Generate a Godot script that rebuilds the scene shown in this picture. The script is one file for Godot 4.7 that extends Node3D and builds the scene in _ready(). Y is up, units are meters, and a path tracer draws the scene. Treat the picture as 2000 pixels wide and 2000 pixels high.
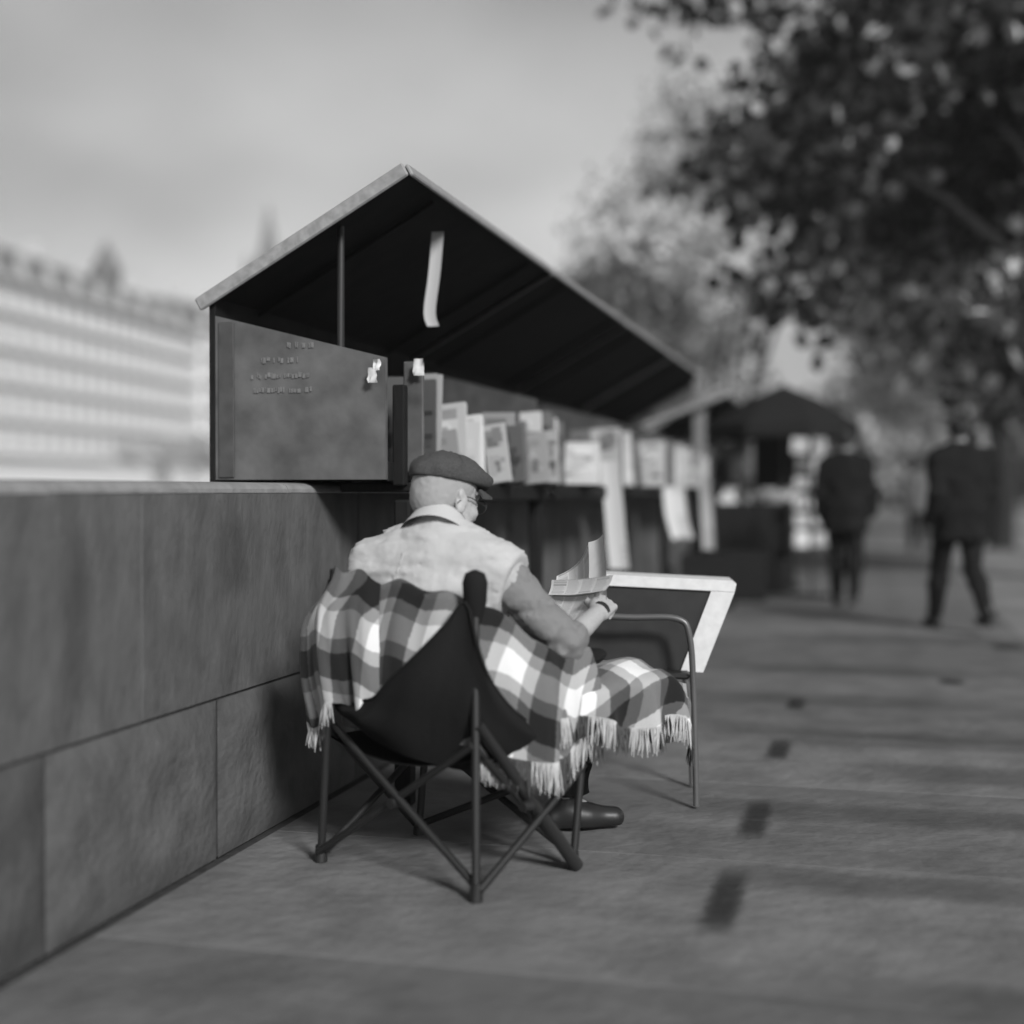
extends Node3D

const YAW := 0.2496
var mats := {}
var rng := RandomNumberGenerator.new()
var taken := {}
var tex := {}

class Field:
	var a := PackedVector3Array()
	var ab := PackedVector3Array()
	var inv := PackedFloat32Array()
	var ra := PackedFloat32Array()
	var rd := PackedFloat32Array()
	var kk := PackedFloat32Array()
	var ell: Array[Transform3D] = []
	var ellr := PackedFloat32Array()
	var ellk := PackedFloat32Array()
	var planes: Array[Plane] = []
	var noise: FastNoiseLite
	var amp := 0.0
	var nscale := Vector3.ONE
	var grow := 0.0
	func cap(p: Vector3, q: Vector3, r0: float, r1: float, k := 0.03) -> void:
		a.append(p); ab.append(q - p); inv.append(1.0 / maxf((q - p).length_squared(), 1e-9)); ra.append(r0); rd.append(r1 - r0); kk.append(k)
	func egg(t: Transform3D, radii: Vector3, k := 0.02) -> void:
		var s := t * Transform3D(Basis.from_scale(radii), Vector3.ZERO)
		ell.append(s.affine_inverse()); ellr.append(minf(radii.x, minf(radii.y, radii.z))); ellk.append(k)
	func at(p: Vector3) -> float:
		var d := 1e3
		for i in a.size():
			var pa := p - a[i]
			var h := clampf(pa.dot(ab[i]) * inv[i], 0.0, 1.0)
			var e := (pa - ab[i] * h).length() - ra[i] - rd[i] * h
			var k := kk[i]
			var m := maxf(k - absf(d - e), 0.0)
			d = minf(d, e) - m * m * 0.25 / k
		for i in ell.size():
			var q := ell[i] * p
			var l := q.length()
			var g := (ell[i].basis.transposed() * q).length()
			var e := l * (l - 1.0) / maxf(g, 1e-4) if l > 0.02 else -ellr[i]
			var k := ellk[i]
			var m := maxf(k - absf(d - e), 0.0)
			d = minf(d, e) - m * m * 0.25 / k
		d -= grow
		if noise and absf(d) < 0.06:
			d += noise.get_noise_3dv(p * nscale) * amp
		for pl in planes:
			d = maxf(d, pl.distance_to(p))
		return d

# surface nets: one vertex in each cell that the surface crosses, one quad round each crossed edge
func net(f: Field, lo: Vector3, hi: Vector3, cs: float, into: Array) -> void:
	const B := 4
	var nb := Vector3i(((hi - lo) / (cs * B)).ceil())
	var n := nb * B + Vector3i.ONE
	var val := PackedFloat32Array(); val.resize(n.x * n.y * n.z); val.fill(1e9)
	var cell := PackedInt32Array(); cell.resize(n.x * n.y * n.z); cell.fill(-1)
	var sx := 1; var sy := n.x; var sz := n.x * n.y
	var offs := PackedInt32Array([0, sx, sy, sx + sy, sz, sx + sz, sy + sz, sx + sy + sz])
	var verts: PackedVector3Array = into[0]
	var idx: PackedInt32Array = into[2]
	var start := verts.size()
	var live := PackedInt32Array()
	var reach := cs * B * 0.5 * 1.7321 * 1.25 + f.amp * 2.0
	for bz in nb.z: for by in nb.y: for bx in nb.x:
		var c := lo + (Vector3(bx, by, bz) + Vector3.ONE * 0.5) * cs * B
		if absf(f.at(c)) > reach: continue
		for z in range(bz * B, bz * B + B): for y in range(by * B, by * B + B): for x in range(bx * B, bx * B + B):
			var o := x + y * sy + z * sz
			var mask := 0
			for i in 8:
				var q := o + offs[i]
				if val[q] > 1e8:
					val[q] = f.at(lo + Vector3(x + (i & 1), y + ((i >> 1) & 1), z + (i >> 2)) * cs)
				if val[q] < 0.0: mask |= 1 << i
			if mask == 0 or mask == 255: continue
			var s := Vector3.ZERO
			var cnt := 0
			for i in 8:
				for ax in 3:
					var j := i | (1 << ax)
					if j == i: continue
					var v0 := val[o + offs[i]]
					var v1 := val[o + offs[j]]
					if (v0 < 0.0) == (v1 < 0.0): continue
					var t := v0 / (v0 - v1)
					var p := Vector3(i & 1, (i >> 1) & 1, i >> 2)
					p[ax] = t
					s += p; cnt += 1
			cell[o] = verts.size()
			verts.append(lo + (Vector3(x, y, z) + s / cnt) * cs)
			live.append(o)
	var nor: PackedVector3Array = into[1]
	nor.resize(verts.size())
	var st := PackedInt32Array([sx, sy, sz])
	for o in live:
		for ax in 3:
			var u := st[(ax + 1) % 3]
			var w := st[(ax + 2) % 3]
			if o - u - w < 0: continue
			var v0 := val[o]
			var v1 := val[o + st[ax]]
			if (v0 < 0.0) == (v1 < 0.0): continue
			var a := cell[o]; var b := cell[o - u]; var c := cell[o - u - w]; var d := cell[o - w]
			if a < 0 or b < 0 or c < 0 or d < 0: continue
			var g := (verts[c] - verts[a]).cross(verts[d] - verts[b])
			var axis := Vector3.ZERO; axis[ax] = 1.0 if v0 < 0.0 else -1.0
			if g.dot(axis) > 0.0:   # clockwise fronts
				idx.append_array([a, c, b, a, d, c])
			else:
				g = -g
				idx.append_array([a, b, c, a, c, d])
			for q in [a, b, c, d]: nor[q] += g
	for i in range(start, verts.size()): nor[i] = nor[i].normalized()
	into[0] = verts; into[1] = nor; into[2] = idx

func field_mesh(list: Array) -> ArrayMesh:
	var acc := [PackedVector3Array(), PackedVector3Array(), PackedInt32Array()]
	for e in list: net(e[0], e[1], e[2], e[3], acc)
	var arr := []; arr.resize(Mesh.ARRAY_MAX)
	arr[Mesh.ARRAY_VERTEX] = acc[0]; arr[Mesh.ARRAY_NORMAL] = acc[1]; arr[Mesh.ARRAY_INDEX] = acc[2]
	var m := ArrayMesh.new()
	m.add_surface_from_arrays(Mesh.PRIMITIVE_TRIANGLES, arr)
	return m

# ---------- nodes ----------
func numbered(called: String) -> String:
	var c: int = taken.get(called, 0)
	taken[called] = c + 1
	return called if c == 0 else "%s_%03d" % [called, c]

func tag(o: Node3D, label: String, category: String, group := "", kind := "") -> Node3D:
	if label: o.set_meta("label", label)
	if category: o.set_meta("category", category)
	if group: o.set_meta("group", group)
	if kind: o.set_meta("kind", kind)
	return o

func thing(called: String, label: String, category: String, at := Vector3.ZERO, turn := 0.0, group := "") -> Node3D:
	var o := Node3D.new()
	o.name = numbered(called)
	add_child(o, true)
	o.position = at
	o.rotation.y = turn
	return tag(o, label, category, group)

func part(called: String, m: Mesh, mat: Material, parent: Node3D, xf := Transform3D()) -> MeshInstance3D:
	var o := MeshInstance3D.new()
	var c: int = parent.get_meta("_n_" + called, 0) if parent != self else 0
	if parent == self: o.name = numbered(called)
	else:
		parent.set_meta("_n_" + called, c + 1)
		o.name = called if c == 0 else "%s_%03d" % [called, c]
	o.mesh = m
	o.material_override = mat
	o.transform = xf
	parent.add_child(o, true)
	return o

func stp() -> SurfaceTool:
	var s := SurfaceTool.new()
	s.begin(Mesh.PRIMITIVE_TRIANGLES)
	return s

func fin(s: SurfaceTool) -> ArrayMesh:
	s.generate_normals()
	return s.commit()

func build(called: String, s: SurfaceTool, mat: Material, parent: Node3D, xf := Transform3D()) -> MeshInstance3D:
	return part(called, fin(s), mat, parent, xf)

# ---------- shapes ----------
func tri(s: SurfaceTool, a: Vector3, b: Vector3, c: Vector3) -> void:
	s.set_uv(Vector2.ZERO); s.add_vertex(a); s.add_vertex(c); s.add_vertex(b)   # a b c counter-clockwise seen from outside

func quad(s: SurfaceTool, a: Vector3, b: Vector3, c: Vector3, d: Vector3) -> void:
	s.set_uv(Vector2(0, 1)); s.add_vertex(a)
	s.set_uv(Vector2(1, 0)); s.add_vertex(c)
	s.set_uv(Vector2(1, 1)); s.add_vertex(b)
	s.set_uv(Vector2(0, 1)); s.add_vertex(a)
	s.set_uv(Vector2(0, 0)); s.add_vertex(d)
	s.set_uv(Vector2(1, 0)); s.add_vertex(c)

# a box with chamfered edges, centred on xf
func cbox(s: SurfaceTool, xf: Transform3D, size: Vector3, ch := 0.004) -> void:
	s.set_smooth_group(-1)
	var h := size * 0.5
	ch = minf(ch, minf(h.x, minf(h.y, h.z)) * 0.9)
	var pt := func(sg: Vector3, face: int) -> Vector3:
		var p := Vector3(sg.x * (h.x - ch), sg.y * (h.y - ch), sg.z * (h.z - ch))
		p[face] = sg[face] * h[face]
		return xf * p
	for ax in 3:
		var u := (ax + 1) % 3
		var v := (ax + 2) % 3
		for sd in [-1.0, 1.0]:
			var c: Array[Vector3] = []
			for k in [[-1, -1], [1, -1], [1, 1], [-1, 1]]:
				var g := Vector3.ZERO
				g[ax] = sd; g[u] = k[0]; g[v] = k[1]
				c.append(pt.call(g, ax))
			if sd > 0: quad(s, c[0], c[1], c[2], c[3])
			else: quad(s, c[1], c[0], c[3], c[2])
		# edges along ax
		for su in [-1.0, 1.0]: for sv in [-1.0, 1.0]:
			var g0 := Vector3.ZERO
			g0[ax] = -1.0; g0[u] = su; g0[v] = sv
			var g1 := g0
			g1[ax] = 1.0
			var p0: Vector3 = pt.call(g0, u); var p1: Vector3 = pt.call(g1, u)
			var q0: Vector3 = pt.call(g0, v); var q1: Vector3 = pt.call(g1, v)
			if su * sv > 0: quad(s, p0, q0, q1, p1)
			else: quad(s, q0, p0, p1, q1)
	for sx in [-1.0, 1.0]: for sy in [-1.0, 1.0]: for sz in [-1.0, 1.0]:
		var g := Vector3(sx, sy, sz)
		var p: Vector3 = pt.call(g, 0); var q: Vector3 = pt.call(g, 1); var r: Vector3 = pt.call(g, 2)
		if sx * sy * sz > 0: tri(s, p, q, r)
		else: tri(s, p, r, q)

func box_mesh(size: Vector3, ch := 0.004) -> ArrayMesh:
	var s := stp()
	cbox(s, Transform3D(), size, ch)
	return fin(s)

func T(x: float, y: float, z: float) -> Transform3D:
	return Transform3D(Basis(), Vector3(x, y, z))

# prism: polygon (x,y) counter-clockwise, extruded along z
func prism(s: SurfaceTool, poly: PackedVector2Array, z0: float, z1: float, xf := Transform3D()) -> void:
	s.set_smooth_group(-1)
	if Geometry2D.is_polygon_clockwise(poly): poly.reverse()
	var t := Geometry2D.triangulate_polygon(poly)
	for i in range(0, t.size(), 3):
		var a := poly[t[i]]; var b := poly[t[i + 1]]; var c := poly[t[i + 2]]
		if (b - a).cross(c - a) < 0:
			var w := b; b = c; c = w
		tri(s, xf * Vector3(a.x, a.y, z1), xf * Vector3(b.x, b.y, z1), xf * Vector3(c.x, c.y, z1))
		tri(s, xf * Vector3(a.x, a.y, z0), xf * Vector3(c.x, c.y, z0), xf * Vector3(b.x, b.y, z0))
	for i in poly.size():
		var a := poly[i]; var b := poly[(i + 1) % poly.size()]
		quad(s, xf * Vector3(a.x, a.y, z0), xf * Vector3(b.x, b.y, z0), xf * Vector3(b.x, b.y, z1), xf * Vector3(a.x, a.y, z1))

func tube(s: SurfaceTool, pts: Array, radii: Array, sides := 8, flat := 1.0) -> void:
	s.set_smooth_group(0)
	var n := pts.size()
	var rings := []
	var dir: Vector3 = (pts[1] - pts[0]).normalized()
	var side := dir.cross(Vector3.UP if absf(dir.y) < 0.9 else Vector3.RIGHT).normalized()
	for i in n:
		var d: Vector3 = ((pts[mini(i + 1, n - 1)] - pts[maxi(i - 1, 0)]) as Vector3).normalized()
		side = (side - d * side.dot(d)).normalized()
		var up := d.cross(side)
		var r: float = radii[mini(i, radii.size() - 1)]
		var ring: Array[Vector3] = []
		for k in sides:
			var an := TAU * k / sides
			ring.append(pts[i] + (side * cos(an) + up * sin(an) * flat) * r)
		rings.append(ring)
	for i in n - 1:
		for k in sides:
			var k2 := (k + 1) % sides
			quad(s, rings[i][k], rings[i][k2], rings[i + 1][k2], rings[i + 1][k])
	s.set_smooth_group(1)
	for k in range(1, sides - 1):
		tri(s, rings[0][0], rings[0][k + 1], rings[0][k])
		tri(s, rings[n - 1][0], rings[n - 1][k], rings[n - 1][k + 1])

# smooth curve through points
func curve(pts: Array, steps: int) -> Array:
	var out := []
	var n := pts.size()
	for i in steps + 1:
		var t := float(i) / steps * (n - 1)
		var k := mini(int(t), n - 2)
		var f := t - k
		var p0: Vector3 = pts[maxi(k - 1, 0)]; var p1: Vector3 = pts[k]
		var p2: Vector3 = pts[k + 1]; var p3: Vector3 = pts[mini(k + 2, n - 1)]
		out.append(p1.cubic_interpolate(p2, p0, p3, f))
	return out

# cloth sheet: rows of points, UVs in metres measured along it
func sheet(s: SurfaceTool, rows: Array, uvscale := 1.0, uv0 := Vector2.ZERO) -> void:
	s.set_smooth_group(0)
	var uvs := []
	for i in rows.size():
		var l := []
		for j in rows[i].size():
			var u: float = 0.0 if j == 0 else l[j - 1].x + (rows[i][j] - rows[i][j - 1]).length()
			var v: float = 0.0 if i == 0 else uvs[i - 1][j].y + (rows[i][j] - rows[i - 1][j]).length()
			l.append(Vector2(u, v))
		uvs.append(l)
	for i in rows.size() - 1:
		for j in rows[i].size() - 1:
			for q in [[i, j], [i + 1, j + 1], [i + 1, j], [i, j], [i, j + 1], [i + 1, j + 1]]:
				s.set_uv((uvs[q[0]][q[1]] + uv0) * uvscale)
				s.add_vertex(rows[q[0]][q[1]])

# ---------- materials: greys, since the photograph is black and white ----------
func grey(v: float) -> Color:
	return Color(v, v, v).linear_to_srgb()

func noise_tex(key: String, freq: float, lo: float, hi: float, oct := 4, type := FastNoiseLite.TYPE_SIMPLEX_SMOOTH, size := 512) -> ImageTexture:
	if tex.has(key): return tex[key]
	var n := FastNoiseLite.new()
	n.noise_type = type; n.frequency = freq; n.fractal_octaves = oct; n.seed = hash(key) % 1000
	var im := n.get_seamless_image(size, size, false, false, 0.2)
	im.convert(Image.FORMAT_L8)
	var d := im.get_data()
	for i in d.size():
		var v := lerpf(lo, hi, d[i] / 255.0)
		d[i] = clampi(int(255.0 * (1.055 * pow(v, 1.0 / 2.4) - 0.055)), 0, 255)
	tex[key] = ImageTexture.create_from_image(Image.create_from_data(size, size, false, Image.FORMAT_L8, d))
	return tex[key]

func bump_tex(key: String, freq: float, strength: float, oct := 4, stretch := Vector2.ONE) -> ImageTexture:
	if tex.has(key): return tex[key]
	var n := FastNoiseLite.new()
	n.frequency = freq; n.fractal_octaves = oct; n.seed = hash(key) % 1000
	var im := n.get_seamless_image(512, 512, false, false, 0.2)
	im.convert(Image.FORMAT_RGBA8)
	im.bump_map_to_normal_map(strength)
	tex[key] = ImageTexture.create_from_image(im)
	return tex[key]

func mat(key: String, v: float, rough := 0.8, t: Texture2D = null, scale := 1.0, bump: Texture2D = null, bs := 1.0, metal := 0.0) -> StandardMaterial3D:
	if mats.has(key): return mats[key]
	var m := StandardMaterial3D.new()
	m.resource_name = key
	m.albedo_color = grey(v)
	m.roughness = rough
	m.metallic = metal
	m.metallic_specular = 0.5 if rough < 0.7 else 0.2
	m.cull_mode = BaseMaterial3D.CULL_DISABLED
	if t: m.albedo_texture = t
	if bump:
		m.normal_enabled = true
		m.normal_texture = bump
		m.normal_scale = bs
	if t or bump:
		m.uv1_triplanar = true
		m.uv1_world_triplanar = true
		m.uv1_scale = Vector3.ONE * scale
	mats[key] = m
	return m

# ---------- setting ----------
func make_materials() -> void:
	var stone := noise_tex("stone", 0.03, 0.55, 1.0, 5)
	var blotch := noise_tex("blotch", 0.008, 0.45, 1.0, 4)
	var gritty := noise_tex("gritty", 0.006, 0.58, 1.0, 8, FastNoiseLite.TYPE_SIMPLEX_SMOOTH, 1024)
	var speck := noise_tex("speck", 0.12, 0.6, 1.0, 2)
	var rough := bump_tex("rough", 0.05, 3.0, 5)
	var fine := bump_tex("fine", 0.2, 2.0, 2)
	for k in 4:
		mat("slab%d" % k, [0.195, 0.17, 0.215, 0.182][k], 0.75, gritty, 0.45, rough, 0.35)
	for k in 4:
		mat("lit_slab%d" % k, [0.27, 0.24, 0.30, 0.255][k], 0.75, gritty, 0.45, rough, 0.35)  # same slab stone, brightened to paint the lighter right side of the ground
	mat("joint", 0.065, 0.9, stone, 1.0)
	mat("asphalt", 0.27, 0.9, speck, 1.5, fine, 0.4)
	for k in 3:
		mat("block%d" % k, [0.13, 0.117, 0.14][k], 0.85, gritty, 0.7, rough, 0.35)
		mats["block%d" % k].uv1_scale = Vector3(1.1, 0.55, 1.1)
		mat("lower%d" % k, [0.12, 0.105, 0.13][k], 0.9, gritty, 0.8, rough, 0.6)
	mat("coping", 0.30, 0.8, stone, 0.5, rough, 0.4)
	for q in [["tar", 0.035, 0.7, 64, 192], ["damp", 0.07, 0.27, 256, 64]]:
		var im := Image.create(q[3], q[4], false, Image.FORMAT_RGBA8)
		var fn := FastNoiseLite.new()
		fn.frequency = 0.03; fn.fractal_octaves = 4
		for y in q[4]: for x in q[3]:
			var dx := absf(x * 2.0 / q[3] - 1.0); var dy := absf(y * 2.0 / q[4] - 1.0)
			var nn := fn.get_noise_2d(x, y)
			var e := smoothstep(1.0, 0.25, dx + 0.15 * nn) * smoothstep(1.0, 0.35, dy + 0.12 * nn)
			var c := grey(q[1])
			c.a = e * q[2] * clampf(1.0 + 0.35 * nn, 0, 1)
			if dx > 0.96 or dy > 0.96: c.a = 0.0
			im.set_pixel(x, y, c)
		var sm := StandardMaterial3D.new()
		sm.albedo_texture = ImageTexture.create_from_image(im)
		sm.transparency = BaseMaterial3D.TRANSPARENCY_ALPHA
		sm.roughness = 0.8
		sm.metallic_specular = 0.2
		sm.texture_repeat = false
		mats[q[0]] = sm
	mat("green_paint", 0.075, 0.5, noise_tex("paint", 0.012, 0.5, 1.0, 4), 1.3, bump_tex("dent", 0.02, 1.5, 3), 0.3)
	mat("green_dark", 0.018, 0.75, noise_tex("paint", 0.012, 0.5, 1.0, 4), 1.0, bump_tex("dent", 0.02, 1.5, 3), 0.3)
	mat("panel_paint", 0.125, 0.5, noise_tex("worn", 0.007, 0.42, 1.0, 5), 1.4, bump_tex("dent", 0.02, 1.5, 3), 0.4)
	mat("faded_paint", 0.2, 0.7, stone, 2.0)
	mat("lid_edge", 0.33, 0.45, stone, 1.5)
	mat("wood_dark", 0.02, 0.7, noise_tex("grain", 0.03, 0.5, 1.0, 4), 2.0)
	mats["wood_dark"].uv1_scale = Vector3(4, 0.6, 4)
	mat("wood_pale", 0.24, 0.7, noise_tex("grain", 0.03, 0.5, 1.0, 4), 2.0)
	mats["wood_pale"].uv1_scale = Vector3(5, 0.6, 5)
	mat("paper", 0.68, 0.85, noise_tex("crumple", 0.02, 0.8, 1.0, 3), 2.0)
	mat("pages", 0.55, 0.9, noise_tex("leaf_edges", 0.3, 0.7, 1.0, 1), 3.0)
	mat("black_cloth", 0.022, 0.95, speck, 4.0, fine, 0.5)
	mat("whitewash", 0.85, 0.9, noise_tex("crumple", 0.02, 0.8, 1.0, 3), 0.1)
	mat("facade", 0.85, 0.85, noise_tex("crumple", 0.02, 0.8, 1.0, 3), 0.05)
	mat("slate", 0.16, 0.6, stone, 0.2)
	mat("glass_dark", 0.34, 0.3)
	mat("frame_pale", 0.5, 0.7)
	mat("bark", 0.04, 0.9, noise_tex("pits", 0.02, 0.4, 1.0, 4), 0.8, rough, 1.5)
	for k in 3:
		var lf := mat("leaf%d" % k, [0.04, 0.7, 0.55][k], [0.35, 0.6, 0.6][k])  # the two pale leaf tones stand in for sunlight and haze
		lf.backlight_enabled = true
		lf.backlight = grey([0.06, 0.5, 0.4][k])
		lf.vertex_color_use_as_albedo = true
	# book covers: plain generic print, blocks and rules of grey
	for k in 10:
		var im := Image.create(96, 128, false, Image.FORMAT_RGB8)
		var base: float = [0.56, 0.36, 0.42, 0.25, 0.13, 0.08, 0.18, 0.48, 0.06, 0.3][k]
		im.fill(grey(base))
		for b in 11:
			var w := rng.randi_range(8, 60)
			var h := rng.randi_range(4, 34)
			var v := clampf(base * rng.randf_range(0.15, 1.4), 0.02, 0.8)
			im.fill_rect(Rect2i(rng.randi_range(4, 90 - w), rng.randi_range(5, 120 - h), w, h), grey(v))
		for b in 9:
			im.fill_rect(Rect2i(8, 70 + b * 5, rng.randi_range(30, 78), 2), grey(base * 0.6))
		var m := StandardMaterial3D.new()
		m.albedo_texture = ImageTexture.create_from_image(im)
		m.roughness = 0.45
		m.cull_mode = BaseMaterial3D.CULL_DISABLED
		mats["cover%d" % k] = m
	# newsprint: columns of grey rules
	var np := Image.create(256, 320, false, Image.FORMAT_RGB8)
	np.fill(grey(0.84))
	for c in 4:
		var y := 14
		while y < 306:
			if rng.randf() < 0.012:
				var h := rng.randi_range(22, 48)
				np.fill_rect(Rect2i(10 + c * 60, y, 54, mini(h, 306 - y)), grey(rng.randf_range(0.4, 0.6)))
				y += h + 4
			else:
				np.fill_rect(Rect2i(10 + c * 60, y, rng.randi_range(40, 54), 2), grey(0.55))
				y += 4
	np.fill_rect(Rect2i(10, 4, 236, 7), grey(0.3))
	var nm := StandardMaterial3D.new()
	nm.albedo_texture = ImageTexture.create_from_image(np)
	nm.roughness = 0.9
	nm.cull_mode = BaseMaterial3D.CULL_DISABLED
	mats["newsprint"] = nm
	# plaid: warp and weft stripes, one repeat = 0.25 m
	var pl := Image.create(256, 256, false, Image.FORMAT_RGB8)
	var fz := FastNoiseLite.new()
	fz.frequency = 0.25
	var stripe := func(t: int) -> float:
		t = posmod(t, 256)
		if t < 84: return 0.86
		if t < 128: return 0.28
		if t < 212: return 0.035
		return 0.34
	for y in 256: for x in 256:
		var wob := int(fz.get_noise_2d(x * 0.3, y * 0.3) * 5.0)
		var w: float = stripe.call(x + wob)
		var h: float = stripe.call(y + 40 + wob)
		var v := pow(w * h, 0.6)
		if (x + y) % 4 < 2: v = v * 0.8 + w * 0.2
		else: v = v * 0.8 + h * 0.2
		v *= 1.0 + 0.35 * fz.get_noise_2d(x * 2.0, y * 2.0)
		pl.set_pixel(x, y, grey(clampf(v * 0.85, 0.01, 0.8)))
	var pm := StandardMaterial3D.new()
	pm.albedo_texture = ImageTexture.create_from_image(pl)
	pm.roughness = 1.0
	pm.rim_enabled = true
	pm.rim = 0.25
	pm.metallic_specular = 0.1
	pm.cull_mode = BaseMaterial3D.CULL_DISABLED
	mats["plaid"] = pm
	mat("fringe_pale", 0.5, 1.0)
	mat("fringe_dark", 0.08, 1.0)
	mat("skin", 0.42, 0.5, noise_tex("skin", 0.05, 0.75, 1.0, 4), 4.0, fine, 0.25)
	mat("skin_far", 0.25, 0.6)
	mat("vest", 0.5, 0.95, noise_tex("weave", 0.15, 0.8, 1.0, 3), 3.0, bump_tex("folds", 0.01, 5.0, 3), 0.5)
	mat("sleeve", 0.21, 0.95, noise_tex("weave", 0.15, 0.8, 1.0, 3), 3.0, bump_tex("folds", 0.01, 5.0, 3), 0.5)
	mat("collar", 0.52, 0.95, noise_tex("weave", 0.15, 0.8, 1.0, 3), 3.0, fine, 0.3)
	mat("tweed", 0.105, 1.0, noise_tex("tweed", 0.07, 0.3, 1.0, 3), 5.0, bump_tex("felt", 0.08, 4.0, 2), 1.0)
	mat("trousers", 0.018, 0.95, speck, 4.0, bump_tex("folds", 0.01, 5.0, 3), 0.6)
	mat("shoe", 0.015, 0.4)
	mat("sling", 0.016, 0.9, noise_tex("weave", 0.15, 0.8, 1.0, 3), 3.0, bump_tex("folds", 0.01, 5.0, 3), 0.4)
	mat("tube_dark", 0.016, 0.5)
	mat("tube_pale", 0.11, 0.35, null, 1.0, null, 1.0, 0.3)
	mat("metal", 0.45, 0.3, null, 1.0, null, 1.0, 0.8)
	mat("case_dark", 0.022, 0.55, noise_tex("worn", 0.007, 0.42, 1.0, 5), 3.0, fine, 0.4)
	mat("case_pale", 0.72, 0.6, noise_tex("crumple", 0.02, 0.8, 1.0, 3), 2.0)
	mat("hair", 0.3, 0.9)
	mat("hair_dark", 0.03, 0.8)
	mat("coat_far", 0.015, 0.9, speck, 3.0, bump_tex("folds", 0.01, 5.0, 3), 0.6)
	mat("water", 0.05, 0.12)
	mat("eye", 0.5, 0.2)

func setting() -> void:
	# ground to the horizon with the river trench cut out: road side, then the far bank
	var s := stp()
	s.set_smooth_group(-1)
	quad(s, Vector3(-2.5, -0.13, 40), Vector3(700, -0.13, 40), Vector3(700, -0.13, -900), Vector3(-2.5, -0.13, -900))
	quad(s, Vector3(-900, 1.2, 40), Vector3(-79, 1.2, 40), Vector3(-79, 1.2, -900), Vector3(-900, 1.2, -900))
	quad(s, Vector3(-2.5, -7.5, 40), Vector3(-2.5, -0.13, 40), Vector3(-2.5, -0.13, -900), Vector3(-2.5, -7.5, -900))
	quad(s, Vector3(-79, -7.5, -900), Vector3(-79, 1.2, -900), Vector3(-79, 1.2, 40), Vector3(-79, -7.5, 40))
	tag(build("ground", s, mats["asphalt"], self), "", "", "", "structure")
	s = stp()
	s.set_smooth_group(-1)
	quad(s, Vector3(-79, -6.6, 40), Vector3(-2.5, -6.6, 40), Vector3(-2.5, -6.6, -900), Vector3(-79, -6.6, -900))
	tag(build("water", s, mats["water"], self), "", "", "", "structure")
	s = stp()
	cbox(s, Transform3D(Basis(), Vector3(-5.5, -6.2, -430)), Vector3(6, 1.2, 900), 0.1)
	tag(build("lower_quay", s, mats["asphalt"], self), "", "", "", "structure")
	# pavement of large granite slabs
	var pav := Node3D.new()
	pav.name = "pavement"
	add_child(pav)
	tag(pav, "", "", "", "structure")
	s = stp()
	cbox(s, Transform3D(Basis(), Vector3(0.95, -0.0555, -140)), Vector3(6.9, 0.106, 300), 0.002)
	build("bedding", s, mats["joint"], pav)
	var edges := [-1.9, 1.17, 2.7, 4.2]
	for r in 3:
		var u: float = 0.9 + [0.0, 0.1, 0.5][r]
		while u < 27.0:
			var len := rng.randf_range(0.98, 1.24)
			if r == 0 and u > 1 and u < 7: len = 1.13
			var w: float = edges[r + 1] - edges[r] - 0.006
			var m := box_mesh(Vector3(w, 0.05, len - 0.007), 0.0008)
			var o := part("slab", m, mats[("slab%d" if r == 0 else "lit_slab%d") % rng.randi_range(0, 3)], pav, T((edges[r] + edges[r + 1]) / 2, -0.025 + rng.randf_range(-0.0008, 0.001), -(u + len / 2)))
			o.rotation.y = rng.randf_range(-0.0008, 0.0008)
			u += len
	for r in 3:
		var m2 := box_mesh(Vector3(edges[r + 1] - edges[r] - 0.014, 0.05, 60), 0.006)
		part("far_paving", m2, mats["lit_slab%d" % r], pav, T((edges[r] + edges[r + 1]) / 2, -0.026, -58.3))
	for k in 60:
		part("kerb_stone", box_mesh(Vector3(0.28, 0.18, 1.19), 0.015) if k == 0 else pav.get_node("kerb_stone").mesh, mats["block%d" % (k % 3)], pav, T(4.36, -0.09, -(0.5 + k * 1.2)))
	# dark stains with soft edges along the middle of the paving, and damp bands across it
	for d in [[3.85, 0.75, 0.13, -0.37, "tar"], [4.82, 0.68, 0.13, -0.36, "tar"], [6.15, 0.6, 0.13, -0.36, "tar"], [7.5, 0.5, 0.13, -0.35, "tar"], [8.6, 0.35, 0.2, 0.5, "tar"], [10.6, 0.5, 0.3, 1.0, "tar"],
			[4.1, 0.34, 2.2, 0.35, "damp"], [4.98, 0.4, 2.0, 0.1, "damp"], [5.75, 0.5, 1.6, 0.5, "damp"], [6.5, 0.55, 2.6, 0.3, "damp"], [7.7, 0.6, 2.4, -0.2, "damp"], [9.0, 0.7, 2.0, -0.1, "damp"], [11.0, 0.9, 2.6, 0.3, "damp"], [3.2, 0.3, 2.4, 0.6, "damp"]]:
		var t := stp()
		t.set_smooth_group(-1)
		var hx: float = d[2] / 2; var hz: float = d[1] / 2
		quad(t, Vector3(d[3] - hx, 0.0045, -d[0] + hz), Vector3(d[3] + hx, 0.0045, -d[0] + hz), Vector3(d[3] + hx, 0.0045, -d[0] - hz), Vector3(d[3] - hx, 0.0045, -d[0] - hz))
		build("stain" if d[4] == "tar" else "damp_streak", t, mats[d[4]], pav)
	parapet()

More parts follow.
